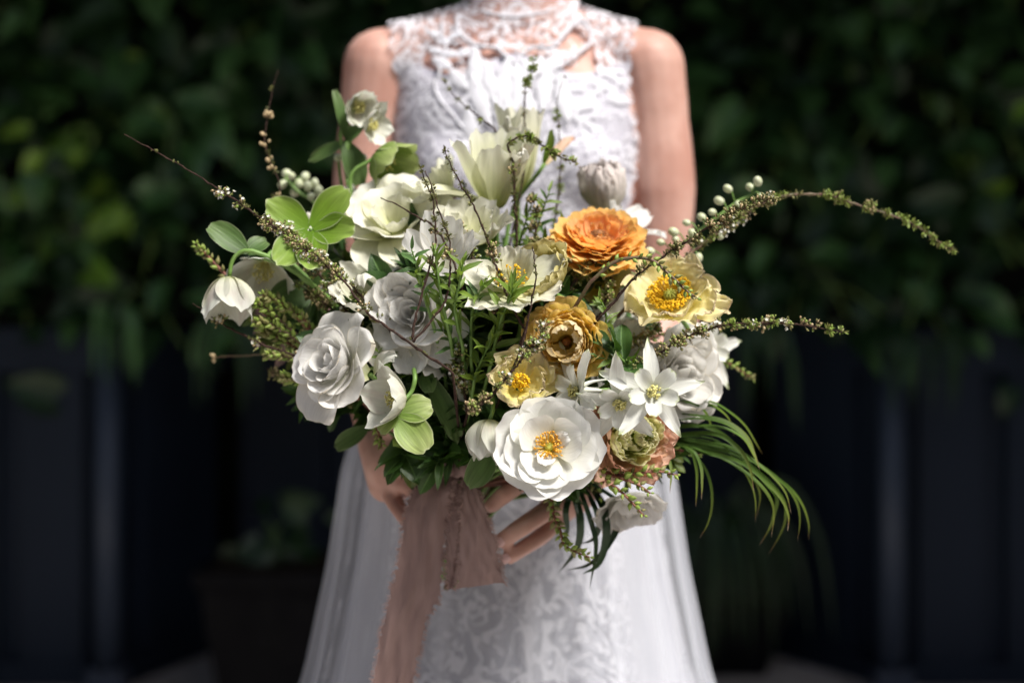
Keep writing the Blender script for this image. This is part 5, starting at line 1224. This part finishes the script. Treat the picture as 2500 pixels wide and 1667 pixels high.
twig('dark sharp twig running up right over the pale drooping buds', [(1887, 485), (1836, 503), (1797, 518), (1757, 542), (1717, 562), (1678, 590), (1638, 613), (1611, 633), (1579, 653), (1547, 680), (1500, 736), (1470, 770)], 1.26, 1.25, 16, .0010, .0017, ((0, .75, 230, 'dumbel'), (0, .8, 200, 'leaf')))
twig('lower right twig with white flecked clusters reaching into the dark', [(2059, 811), (2014, 803), (1955, 793), (1915, 789), (1856, 789), (1797, 791), (1753, 797), (1721, 807), (1670, 825), (1630, 849), (1591, 876), (1559, 898), (1520, 930)], 1.28, 1.25, 17, .0010, .0018, ((0, .10, 260, 'fleaf'), (.12, .2, 130, 'umbel'), (.25, .48, 240, 'wumbel'), (.25, .5, 180, 'fleaf'), (.52, .72, 240, 'wumbel'), (.72, 1, 220, 'umbel'), (.5, 1, 200, 'leaf')))
for k, (lab, pts, D0, D1, dn) in enumerate((
    ('brown green budded twig behind the lime hellebore', [(668, 470), (690, 560), (720, 640), (800, 760)], 1.40, 1.37, 'umbel'),
    ('mossy twig full of tiny buds above the left rose', [(700, 560), (760, 640), (830, 740), (900, 820)], 1.31, 1.29, 'wumbel'),
    ('second mossy twig beside the first, nearer the middle', [(740, 600), (820, 660), (880, 720), (950, 800)], 1.29, 1.28, 'wumbel'),
    ('dense dark spray right above the left rose', [(720, 690), (780, 730), (850, 790), (930, 860)], 1.33, 1.31, 'dumbel'),
    ('tiny budded twig behind the middle of the bouquet, under the tulip', [(1130, 440), (1150, 520), (1190, 620), (1230, 720)], 1.36, 1.33, 'dumbel'),
    ('brownish budded twig just right of the tulip stem', [(1300, 470), (1310, 540), (1300, 640), (1280, 760)], 1.34, 1.31, 'dumbel'),
    ('short budded twig under the orange ranunculus', [(1500, 640), (1450, 660), (1400, 690), (1360, 760)], 1.31, 1.30, 'dumbel'),
    ('crinkled dark spray below the orange ranunculus', [(1390, 640), (1440, 655), (1490, 665), (1470, 760)], 1.30, 1.31, 'umbel'),
    ('small white flecked twig below the middle white rose', [(1130, 850), (1110, 890), (1130, 930), (1140, 1010)], 1.26, 1.28, 'wumbel'),
    ('dark budded twig under the yellow poppy', [(1600, 800), (1560, 830), (1500, 850), (1420, 900)], 1.32, 1.31, 'wumbel'),
    ('dark twig with buds low on the left under the rose', [(650, 900), (700, 930), (760, 950), (880, 980)], 1.38, 1.37, 'dumbel'),
    ('thin twig with white specks at the upper middle', [(1120, 560), (1150, 620), (1180, 690), (1230, 790)], 1.29, 1.27, 'wumbel'))):
    twig(lab, pts, D0, D1, 60 + k, .0010, .0017, ((0, .95, 260, dn), (0, .95, 200, 'leaf'), (0, .8, 110, 'fleaf')))

# ---- pieris like sprays: red stems with separate green buds
budm = []
for k in range(3):
    mb = MB(); mb.ball(V((0, 0, .5)), .30, V((0, 0, 1)), 1.75, 0, 7, 5, point=.5); budm.append(mb.mesh('bud', [M['bud_green']]))
    if k == 2: budm[-1].materials[0] = M['bud_olive']
def spray(label, pts, D0, D1, seed, n=16, size=.0062, stem='stem_red', group=None, pair=True, grip=True):
    r = random.Random(seed); c = P(*pts[-1], D1); t = empty('budded_spray', c, label, 'spray', group)
    pl = [p - c for p in poly(pts, D0, D1, 24)]
    ext = [pl[-1].lerp(GRIP - c, k / 4) for k in (1, 2, 3, 4)] if grip else []
    mb = MB(); al = pl + ext; mb.tube(al, [.0008 + .0010 * min(1, i / 20) for i in range(len(al))], 5); mb.build('stem', [M[stem]], t)
    T, N, B = frames(pl)
    for k in range(n):
        s = (k + .3) / n * .97 * 23; i = min(int(s), 22); p = pl[i].lerp(pl[i + 1], s - i)
        a = k * 2.3 + r.uniform(-.4, .4); out = N[i] * math.cos(a) + B[i] * math.sin(a)
        d = (out * .9 - T[i] * .75 + V((0, 0, .15))).normalized()
        sz = size * r.uniform(.75, 1.15) * (.75 + .4 * min(1, k / 6))
        o = link('bud', r.choice(budm), t); o.location = p + d * .0016
        o.rotation_mode = 'QUATERNION'; o.rotation_quaternion = d.to_track_quat('Z', 'Y'); o.scale = (sz, sz, sz)
    return t
spray('red stemmed bud spray pointing up left at the far left', [(477, 596), (492, 612), (502, 620), (525, 645), (555, 675), (640, 760)], 1.33, 1.34, 1, 26, .0058)
for k, (lab, a, b, c_) in enumerate((('upper bud spray in the reddish mass under the hellebores', (612, 735), (660, 760), (760, 850)), ('bud spray just below the broad shaded leaf', (640, 720), (700, 750), (800, 860)),
                                ('middle bud spray in the reddish mass', (622, 785), (680, 800), (790, 880)), ('bud spray touching the top of the left rose', (680, 745), (730, 770), (800, 850)),
                                ('lowest bud spray behind the left rose', (650, 865), (700, 870), (800, 900)), ('dark bud spray peeking below the left rose', (690, 920), (740, 930), (850, 950)),
                                ('bud spray near the curled cream tulip', (862, 690), (880, 730), (930, 830)), ('bud spray left of the long twig', (630, 800), (690, 830), (780, 880)))):
    spray(lab, [a, b, c_], 1.305 + .004 * k, 1.33, 10 + k, 44, .0062, stem='stem_red' if k % 2 else 'stem_brown')
spray('upper bud spray pointing right below the peach ranunculus', [(1655, 1160), (1610, 1151), (1563, 1154), (1515, 1160), (1467, 1150), (1400, 1140)], 1.27, 1.27, 30, 26, .0064)
spray('middle bud spray pointing down right below the peach ranunculus', [(1588, 1204), (1563, 1186), (1531, 1173), (1483, 1157), (1420, 1140)], 1.26, 1.27, 31, 18, .0062)
spray('lower bud spray hanging below the peach ranunculus', [(1572, 1259), (1547, 1231), (1515, 1199), (1483, 1176), (1445, 1160), (1400, 1140)], 1.255, 1.27, 32, 24, .0064)
spray('red and yellow green bud spray hanging under the open white rose', [(1440, 1360), (1405, 1346), (1377, 1328), (1367, 1293), (1353, 1261), (1346, 1220), (1340, 1170)], 1.29, 1.31, 33, 44, .0060)
spray('thin red spray over the base of the palm blades', [(1710, 1110), (1686, 1107), (1651, 1096), (1609, 1091), (1540, 1080)], 1.33, 1.33, 34, 13, .0058)
spray('blurred red bud spike at the right below the lower twig', [(1842, 926), (1816, 910), (1785, 890), (1753, 870), (1721, 850), (1658, 819), (1619, 815), (1540, 850)], 1.42, 1.38, 35, 50, .0050)
spray('fine green bud spray drooping over the yellow poppy', [(1702, 728), (1674, 708), (1650, 684), (1619, 657), (1595, 637), (1559, 629), (1500, 639), (1440, 690)], 1.22, 1.24, 36, 40, .0054, stem='stem_brown')
spray('short bud spray under the three green sepals', [(931, 1091), (925, 1060), (915, 1020), (950, 1000)], 1.33, 1.33, 37, 26, .0052)
spray('bud spray in the shade below the open rose at the right', [(1480, 1240), (1460, 1200), (1440, 1170), (1400, 1150)], 1.36, 1.34, 38, 16, .0056, stem='stem_dark')
spray('small bud spray above the middle white rose', [(838, 620), (850, 700), (880, 780)], 1.37, 1.36, 39, 20, .0050, stem='stem_brown')

# ---- pale drooping buds on a green stem
def berries(label, pts, D, seed, spots, size=.0041):
    c = P(*pts[-1], D); t = empty('pale_bud_stem', c, label, 'bud stem'); r = random.Random(seed)
    pl = [p - c for p in poly(pts, D, D, 20)]
    mb = MB(); mb.tube(pl + [pl[-1].lerp(GRIP - c, k / 4) for k in (1, 2, 3, 4)], .0018, 6); mb.build('stem', [M['stem']], t)
    bm_ = MB(); bm_.ball(V((0, 0, 0)), 1, V((0, 0, 1)), 1.25, 0, 12, 8); me = bm_.mesh('bud', [M['berry']])
    for x, y in spots:
        p = P(x, y, D + r.uniform(-.01, .01)) - c; q = min(pl, key=lambda s: (s - p).length)
        o = link('bud', me, t); o.location = p; s = size * r.uniform(.85, 1.1); o.scale = (s, s, s)
        dd = (p - q).normalized() if (p - q).length > 1e-5 else V((0, 0, 1))
        o.rotation_mode = 'QUATERNION'; o.rotation_quaternion = (dd + V((-.6, 0, -.2))).to_track_quat('Z', 'Y')
        m2 = MB(); mid = (p + q) / 2 + V((.0, 0, .004)); m2.tube(crom([q, mid, p], 6), .0007, 4); m2.build('stalk', [M['stem']], o.parent)
berries('pale green drooping buds on an arching green stem at the upper right', [(1836, 475), (1797, 495), (1757, 526), (1698, 570), (1638, 625), (1570, 700)], 1.375, 1,
        [(1850, 443), (1831, 457), (1777, 461), (1756, 490), (1739, 518), (1713, 530), (1676, 544), (1690, 570), (1644, 566), (1613, 592), (1759, 574), (1806, 534), (1706, 629), (1673, 645), (1860, 483), (1802, 499), (1587, 613), (1650, 585)])
berries('blurred pale green buds behind the lime hellebore', [(700, 440), (730, 470), (770, 500), (820, 600)], 1.46, 2,
        [(700, 425), (712, 430), (745, 432), (768, 447), (778, 466), (790, 485), (752, 455), (730, 448), (720, 470), (690, 450), (760, 480)], .0047)
berries('tiny pale buds between the shoot leaves and the loose white flower', [(826, 380), (832, 440), (850, 520), (880, 600)], 1.44, 3, [(826, 385), (838, 468), (845, 482), (885, 385), (835, 500)], .0042)

# ---- leafy sprigs
LB = leaf_meshes('lance', M['leaf_bright'], 4); LD = leaf_meshes('lance', M['leaf_dark'], 3); LO = leaf_meshes('oval', M['leaf_dark'], 3); LMid = leaf_meshes('lance', M['leaf_mid'], 3); LOl = leaf_meshes('oval', M['leaf_olive'], 3)
def sprig(label, pts, D0, D1, seed, n, size, lms, stem='stem', name='leafy_sprig', ang=.9, grip=True, group=None, tip=True):
    r = random.Random(seed); c = P(*pts[-1], D1); t = empty(name, c, label, 'foliage', group)
    pl = [p - c for p in poly(pts, D0, D1, 24)]
    ext = [pl[-1].lerp(GRIP - c + V((r.gauss(0, .01), .01, 0)), k / 4) for k in (1, 2, 3, 4)] if grip else []
    mb = MB(); al = pl + ext; mb.tube(al, [.0006 + .0012 * min(1, i / 23) for i in range(len(al))], 5); mb.build('stem', [M[stem]], t)
    T, N, B = frames(pl)
    for k in range(n):
        s = k / n * .94 * 23; i = min(int(s), 22); p = pl[i].lerp(pl[i + 1], s - i)
        a = k * 2.4 + r.uniform(-.5, .5); out = N[i] * math.cos(a) + B[i] * math.sin(a)
        d = (out * ang * r.uniform(.5, 1.5) - T[i] * (1.0 if k > 2 else 1.6) + rvec(r) * .75 + V((0, 0, r.uniform(-.25, .15)))).normalized()
        nn = V((r.uniform(-.4, .4), -.8, r.uniform(.3, 1.2)))
        place_leaf(r.choice(lms), t, p, d, nn, size * r.uniform(.7, 1.2) * (.6 + .4 * min(1, k / 4)))
    return t
BS = [('bright narrow leaved sprig lying over the middle white rose, left edge', [(1005, 610), (1020, 660), (1035, 720), (1060, 800)], 1.22),
      ('bright leafy sprig between the two prongs of the forked twig', [(1062, 610), (1070, 680), (1080, 740), (1100, 830)], 1.215),
      ('bright leafy sprig right of the forked twig', [(1130, 640), (1120, 700), (1110, 760), (1130, 850)], 1.22),
      ('bright sprig crossing the dark leaning twig', [(1180, 690), (1160, 740), (1150, 790), (1150, 880)], 1.235),
      ('bright sprig with long leaves left of the short bare twig', [(1255, 700), (1240, 740), (1220, 790), (1200, 880)], 1.225),
      ('bright sprig low in the centre above the yellow poppy', [(1200, 830), (1180, 870), (1160, 920), (1150, 990)], 1.24),
      ('fresh sprig under the middle white rose', [(1090, 800), (1110, 850), (1130, 890), (1150, 960)], 1.25),
      ('fresh sprig around the tall tulip stem', [(1180, 540), (1195, 590), (1210, 640), (1230, 740)], 1.335),
      ('fresh sprig right of the tall tulip stem', [(1290, 520), (1275, 570), (1260, 630), (1240, 720)], 1.34),
      ('leafy sprig standing right of the bent twig', [(1340, 470), (1320, 530), (1300, 590), (1270, 690)], 1.35),
      ('leafy sprig leaning towards the orange ranunculus', [(1400, 545), (1360, 580), (1320, 620), (1290, 720)], 1.345),
      ('feathery sprig right of the golden ranunculus', [(1465, 730), (1480, 770), (1470, 830), (1440, 920)], 1.27),
      ('leafy sprig above the columbines', [(1450, 870), (1500, 880), (1540, 885), (1560, 940)], 1.245),
      ('small bright sprig right of the white rose at the left', [(925, 860), (940, 890), (960, 920), (1010, 980)], 1.27)]
for k, (lab, pts, D) in enumerate(BS):
    sprig(lab, pts, D, D + .035, 200 + k, 20 if k < 11 else 14, .0215 if k != 4 else .026, LB + (LMid if k % 3 == 0 else []))
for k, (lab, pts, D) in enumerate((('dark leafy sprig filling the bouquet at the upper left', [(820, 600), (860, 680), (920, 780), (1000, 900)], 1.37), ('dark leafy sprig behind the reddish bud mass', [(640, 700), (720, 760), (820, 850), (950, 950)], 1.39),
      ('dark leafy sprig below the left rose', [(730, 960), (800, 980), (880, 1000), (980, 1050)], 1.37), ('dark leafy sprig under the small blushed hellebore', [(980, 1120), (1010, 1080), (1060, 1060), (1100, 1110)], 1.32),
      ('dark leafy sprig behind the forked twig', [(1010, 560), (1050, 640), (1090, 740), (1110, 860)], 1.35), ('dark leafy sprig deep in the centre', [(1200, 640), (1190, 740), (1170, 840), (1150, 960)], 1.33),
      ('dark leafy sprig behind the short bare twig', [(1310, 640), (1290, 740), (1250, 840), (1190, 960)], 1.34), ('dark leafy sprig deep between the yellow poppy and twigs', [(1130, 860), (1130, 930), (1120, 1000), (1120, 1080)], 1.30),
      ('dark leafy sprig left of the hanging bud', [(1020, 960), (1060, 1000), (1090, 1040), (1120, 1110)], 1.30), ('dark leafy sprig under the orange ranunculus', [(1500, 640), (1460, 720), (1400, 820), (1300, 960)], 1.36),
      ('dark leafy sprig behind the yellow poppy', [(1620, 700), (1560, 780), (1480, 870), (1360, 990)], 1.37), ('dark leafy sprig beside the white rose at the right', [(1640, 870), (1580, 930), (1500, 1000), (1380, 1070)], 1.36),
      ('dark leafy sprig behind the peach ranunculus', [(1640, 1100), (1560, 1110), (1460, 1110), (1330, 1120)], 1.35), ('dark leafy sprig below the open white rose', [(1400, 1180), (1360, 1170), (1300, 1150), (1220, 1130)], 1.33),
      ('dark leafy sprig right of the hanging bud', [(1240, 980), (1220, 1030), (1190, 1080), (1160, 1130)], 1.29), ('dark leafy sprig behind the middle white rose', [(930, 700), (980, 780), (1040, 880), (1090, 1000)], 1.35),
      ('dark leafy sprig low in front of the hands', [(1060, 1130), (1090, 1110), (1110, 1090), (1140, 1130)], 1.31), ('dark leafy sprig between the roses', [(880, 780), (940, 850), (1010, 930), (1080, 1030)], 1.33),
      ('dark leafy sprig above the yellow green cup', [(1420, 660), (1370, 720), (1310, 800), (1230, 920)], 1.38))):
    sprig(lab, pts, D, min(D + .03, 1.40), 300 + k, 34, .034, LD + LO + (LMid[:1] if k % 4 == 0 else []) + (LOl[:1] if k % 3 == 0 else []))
for k, (pts, D, lab) in enumerate((([(800, 640), (880, 740), (980, 860)], 1.46, 'upper left'), ([(760, 780), (860, 850), (980, 930)], 1.45, 'left'), ([(860, 920), (940, 960), (1030, 1010)], 1.44, 'lower left'), ([(930, 640), (990, 760), (1060, 880)], 1.48, 'inner left'),
        ([(1090, 620), (1100, 740), (1120, 880)], 1.50, 'upper middle'), ([(1260, 640), (1230, 760), (1180, 880)], 1.50, 'middle right'), ([(1420, 700), (1350, 800), (1250, 910)], 1.48, 'upper right'), ([(1540, 800), (1450, 880), (1320, 960)], 1.46, 'right'),
        ([(1600, 960), (1500, 1000), (1370, 1050)], 1.44, 'lower right'), ([(1000, 1000), (1050, 1020), (1100, 1060)], 1.44, 'bottom left'), ([(1440, 1100), (1370, 1100), (1280, 1110)], 1.43, 'bottom right'), ([(1180, 960), (1170, 1000), (1150, 1060)], 1.46, 'bottom middle'))):
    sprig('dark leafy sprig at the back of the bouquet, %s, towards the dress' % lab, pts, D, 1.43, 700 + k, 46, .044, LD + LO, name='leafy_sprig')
for k, (x, y) in enumerate(((940, 700), (1010, 660), (1080, 720), (1150, 660), (1220, 740), (1300, 700), (1390, 720), (960, 860), (1040, 900), (1120, 840), (1210, 880), (1300, 900), (1420, 880), (1480, 960), (1050, 1000), (1150, 960), (860, 760), (800, 840))):  # mostly hidden leaf layer added to shade the hands and darken gaps
    sprig('dark leafy sprig added for shade inside the bouquet, %s' % ('behind the white roses', 'above the middle white rose', 'by the forked twig', 'below the tall tulip', 'left of the short bare twig', 'under the orange ranunculus', 'under the yellow poppy', 'between the two white roses', 'below the middle rose', 'in the very centre', 'above the crumpled poppy', 'right of the crumpled poppy', 'under the golden ranunculus', 'behind the columbines', 'over the ribbon knot', 'left of the hanging bud', 'under the mossy twigs', 'behind the left rose')[k],
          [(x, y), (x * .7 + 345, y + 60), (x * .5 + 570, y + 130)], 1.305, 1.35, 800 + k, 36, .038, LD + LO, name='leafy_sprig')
sprig('glossy dark pointed leaves above the columbines', [(1490, 845), (1520, 880), (1540, 900)], 1.25, 1.27, 401, 5, .040, LO)
sprig('pair of dark oval leaves behind the green sepals', [(1010, 830), (1020, 880), (1040, 940)], 1.30, 1.31, 402, 5, .050, LO)
# pinkish heath like filler on the left
for k, (lab, pts, D) in enumerate((('pink brown filler spray behind the loose white flower', [(850, 640), (880, 700), (940, 790)], 1.40), ('pink brown filler spray behind the second hellebore', [(610, 760), (660, 800), (760, 870)], 1.385), ('rust coloured filler spray behind the bud mass', [(640, 830), (700, 860), (800, 920)], 1.39), ('pink brown filler spray left of the tulip stem', [(1080, 480), (1100, 560), (1130, 660)], 1.40))):
    sprig(lab, pts, D, D, 500 + k, 40, .016, leaf_meshes('oval', M['bud_tan'] if k == 9 else M['silk'], 1) + LOl[:1], stem='stem_red', name='filler_spray')

# ---- palm blades
Z7 = lambda x, y: (1300 + .3508 * x, 900 + .3508 * y)
def blades(label, items, D, mat, wd, seed, base=None):
    r = random.Random(seed); b = P(*(base or Z7(*items[0][0])), D); t = empty('palm_frond', b, label, 'frond')
    for it in items:
        dd = r.uniform(-.03, .05); n = len(it)
        pts = [P(*Z7(*q), D + dd * (i / (n - 1)) + (.02 * (i == 0))) - b for i, q in enumerate(it)]
        if base: pts = [V((0, 0, 0))] + pts
        vs, fs, uv = blade_geo(crom(pts, 26), wd * r.uniform(.75, 1.15), r, twist=.9, nrm=(0, -1, .9))
        link('blade', mk_mesh('blade', vs, fs, [M[mat]], None, uv), t)
    g = GRIP - b; mb = MB(); mb.tube(crom([V((0, 0, 0)), g * .5 + V((0, .015, 0)), g], 8), .0022, 6); mb.build('stem', [M['stem']], t)
PB = [[(960, 250), (1080, 235), (1180, 280), (1235, 370), (1252, 480)], [(1000, 260), (1100, 235), (1250, 235), (1380, 310), (1480, 400), (1550, 510), (1600, 595)],
      [(900, 400), (1100, 350), (1300, 370), (1450, 450), (1530, 560), (1575, 660)], [(900, 430), (1100, 395), (1280, 430), (1430, 560), (1530, 740), (1585, 880), (1560, 1030)],
      [(900, 490), (1100, 470), (1280, 500), (1400, 620), (1500, 760), (1550, 900), (1552, 1070)], [(900, 480), (1050, 540), (1180, 660), (1240, 800), (1250, 950), (1220, 1080), (1163, 1175)],
      [(920, 490), (1150, 560), (1350, 640), (1530, 760), (1640, 880), (1682, 1000), (1662, 1172)], [(920, 500), (1200, 580), (1450, 650), (1620, 780), (1730, 900), (1782, 1020), (1776, 1130)],
      [(950, 490), (1300, 560), (1550, 650), (1750, 800), (1840, 930), (1862, 1060), (1845, 1195)], [(950, 480), (1400, 560), (1600, 690), (1790, 830), (1880, 950), (1922, 1080), (1920, 1190)],
      [(1000, 500), (1450, 650), (1620, 790), (1700, 900), (1680, 1020), (1650, 1110), (1578, 1230)], [(1000, 510), (1400, 600), (1600, 740), (1740, 900), (1762, 1040), (1720, 1160), (1643, 1290)],
      [(950, 330), (1150, 330), (1350, 370), (1500, 480), (1565, 640)], [(960, 300), (1200, 250), (1350, 330), (1405, 470)], [(900, 520), (1080, 540), (1140, 680), (1145, 820), (1136, 960)],
      [(900, 520), (1100, 560), (1170, 680), (1180, 800), (1176, 910)], [(880, 560), (930, 600), (965, 700), (955, 870)], [(930, 420), (1250, 400), (1450, 470), (1540, 600), (1580, 700)],
      [(930, 470), (1300, 520), (1480, 600), (1640, 720), (1760, 860), (1800, 1010)], [(930, 470), (1250, 450), (1420, 540), (1510, 680), (1542, 860)]]
blades('fan of long green palm blades arching down at the lower right', PB, 1.315, 'grass_blade', .0018, 5, base=(1600, 1068))
blades('dark green blades hanging below the open white rose', [[(290, 870), (330, 1050), (310, 1250), (183, 1418)], [(330, 850), (410, 1080), (442, 1250), (398, 1530)], [(460, 900), (512, 1050), (505, 1230), (450, 1370), (343, 1428)],
      [(570, 1040), (530, 1220), (400, 1360), (238, 1400)], [(700, 1000), (700, 1050), (680, 1110)], [(400, 900), (460, 1060), (430, 1180), (330, 1220)], [(250, 900), (230, 1000), (240, 1120), (232, 1200)]], 1.34, 'grass_dark', .0036, 6, base=(1400, 1150))

# ---- stem bundle inside the hands
t = empty('stem_bundle', GRIP, 'bundle of cut green stems held in the hands under the flowers', 'stems')
br = random.Random(8)
for k in range(26):
    a = k * 2.4; q = math.sqrt(k / 26) * .019
    top = V((math.cos(a) * q * 1.6, math.sin(a) * q * 1.2, .045)); mid = V((math.cos(a) * q, math.sin(a) * q, 0)); bot = V((-math.cos(a) * q * 1.1 - .006, -math.sin(a) * q, -.085 + br.uniform(-.015, .01)))
    mb = MB(); mb.tube(crom([top, mid, bot], 8), br.uniform(.0022, .0036), 6); mb.build('stem', [M['stem'] if k % 3 else M['stem_brown']], t)

# ---- silk ribbon
def cloth(name, mat, L_, R_, D, label, seed, ny=70, nx=16, wave=.004, fray=True, parent=None, close_bottom=False, fr_r=True):
    r = random.Random(seed)
    lp = crom([P(x, y, d) for x, y, d in L_], ny); rp = crom([P(x, y, d) for x, y, d in R_], ny); c = lp[0].copy()
    t = parent or empty(name, c, label, 'ribbon')
    if parent: c = parent.location.copy()
    vs = []; uv = []; p1, p2 = r.uniform(0, 6), r.uniform(0, 6)
    for j in range(ny):
        v = j / (ny - 1)
        for i in range(nx):
            u = i / (nx - 1); p = lp[j].lerp(rp[j], u)
            tri = lambda q: abs((q % 1.0) - .5) * 2
            p = p + V((0, 1, 0)) * (wave * (.8 * math.sin(u * 4 + 5 * v + p1) + 1.1 * tri(1.7 * u + 1.9 * v + p1) + .9 * tri(2.9 * u - 3.1 * v + p2) + .5 * tri(5.3 * u + 2.2 * v + p2)))
            if i in (0, nx - 1): p = p + V((r.gauss(0, .0011), 0, r.gauss(0, .0008)))
            vs.append(p - c); uv.append((u, v))
    link('silk', mk_mesh('silk', vs, grid_faces(nx, ny), [M['silk']], None, uv), t)
    if fray:
        mb = MB()
        for j in range(ny * 7):
            v = r.uniform(0, ny - 1.01); jj = int(v); f = v - jj
            for side in (0, 1):
                if r.random() < .35: continue
                i = 0 if side == 0 else nx - 1
                p = V(vs[jj * nx + i]).lerp(V(vs[(jj + 1) * nx + i]), f); dx = (-1 if side == 0 else 1)
                e = p + V((dx * r.uniform(.001, .0050), r.uniform(-.0015, .001), r.uniform(-.0045, .002)))
                mb.tube([p, (p + e) / 2 + rvec(r) * .0005, e], [.00032, .0003, .00018], 3, cap=False)
        mb.build('frayed_threads', [M['fray']], t, kind='stuff')
    return t
rb = cloth('silk_ribbon', None, [(1040, 1160, 1.331), (1009, 1197, 1.321), (986, 1261, 1.321), (981, 1329, 1.321), (963, 1407, 1.321), (940, 1499, 1.321), (922, 1590, 1.321), (905, 1700, 1.321), (890, 1800, 1.321)],
      [(1110, 1160, 1.331), (1098, 1197, 1.321), (1091, 1247, 1.321), (1080, 1340, 1.321), (1072, 1453, 1.321), (1036, 1522, 1.321), (1018, 1613, 1.321), (1000, 1700, 1.321), (985, 1800, 1.321)], 1.3, 'dusty rose silk ribbon with frayed edges tied round the bouquet stems', 1, ny=90, wave=.0035)
cloth('', None, [(1135, 1160, 1.331), (1130, 1200, 1.321), (1125, 1243, 1.321), (1121, 1316, 1.321), (1120, 1380, 1.321), (1116, 1437, 1.321)], [(1160, 1160, 1.331), (1172, 1206, 1.321), (1198, 1288, 1.321), (1214, 1350, 1.321), (1222, 1390, 1.321), (1232, 1424, 1.321)], 1.3, '', 2, ny=50, wave=.003, parent=rb)
cloth('', None, [(1080, 1180, 1.341), (1078, 1260, 1.331), (1090, 1340, 1.326), (1092, 1400, 1.326), (1098, 1438, 1.326)], [(1125, 1180, 1.341), (1128, 1260, 1.331), (1126, 1340, 1.326), (1120, 1400, 1.326), (1108, 1441, 1.326)], 1.3, '', 3, ny=36, nx=10, wave=.002, parent=rb)
# the knot and the wrap round the stems
c0 = rb.location
for k, (a, b, m_) in enumerate((((1040, 1165), (1120, 1150), (1080, 1138)), ((1100, 1150), (1165, 1170), (1130, 1142)))):
    pts = crom([P(*a, 1.335) - c0, P(*m_, 1.322) - c0, P(*b, 1.335) - c0], 14); vs = []; uv = []
    for j, p in enumerate(pts):
        for i in range(9):
            an = (i / 8 - .5) * 2.2; w_ = .010 * (.6 + .4 * math.sin(PI * j / 13))
            vs.append(p + V((0, -math.cos(an) * w_ * .8, math.sin(an) * w_ + .001 * math.sin(j * 1.3 + i)))); uv.append((i / 8, j / 13))
    link('knot_loop', mk_mesh('knot_loop', vs, grid_faces(9, 14), [M['silk']], None, uv), rb)
vs = []; uv = []
for j in range(10):
    for i in range(40):
        a = i / 39 * 2 * PI; R_ = .030 + .0015 * math.sin(j * 2.1 + a * 3); vs.append(GRIP - c0 + V((math.cos(a) * R_, math.sin(a) * R_ * .8, .012 - j * .0055 + .002 * math.sin(a + j)))); uv.append((i / 39, j / 9))
link('wrap', mk_mesh('wrap', vs, grid_faces(40, 10), [M['silk']], None, uv), rb)
print('objects', len(bpy.data.objects), 'tris', sum(len(m.polygons) for m in bpy.data.meshes) * 2)
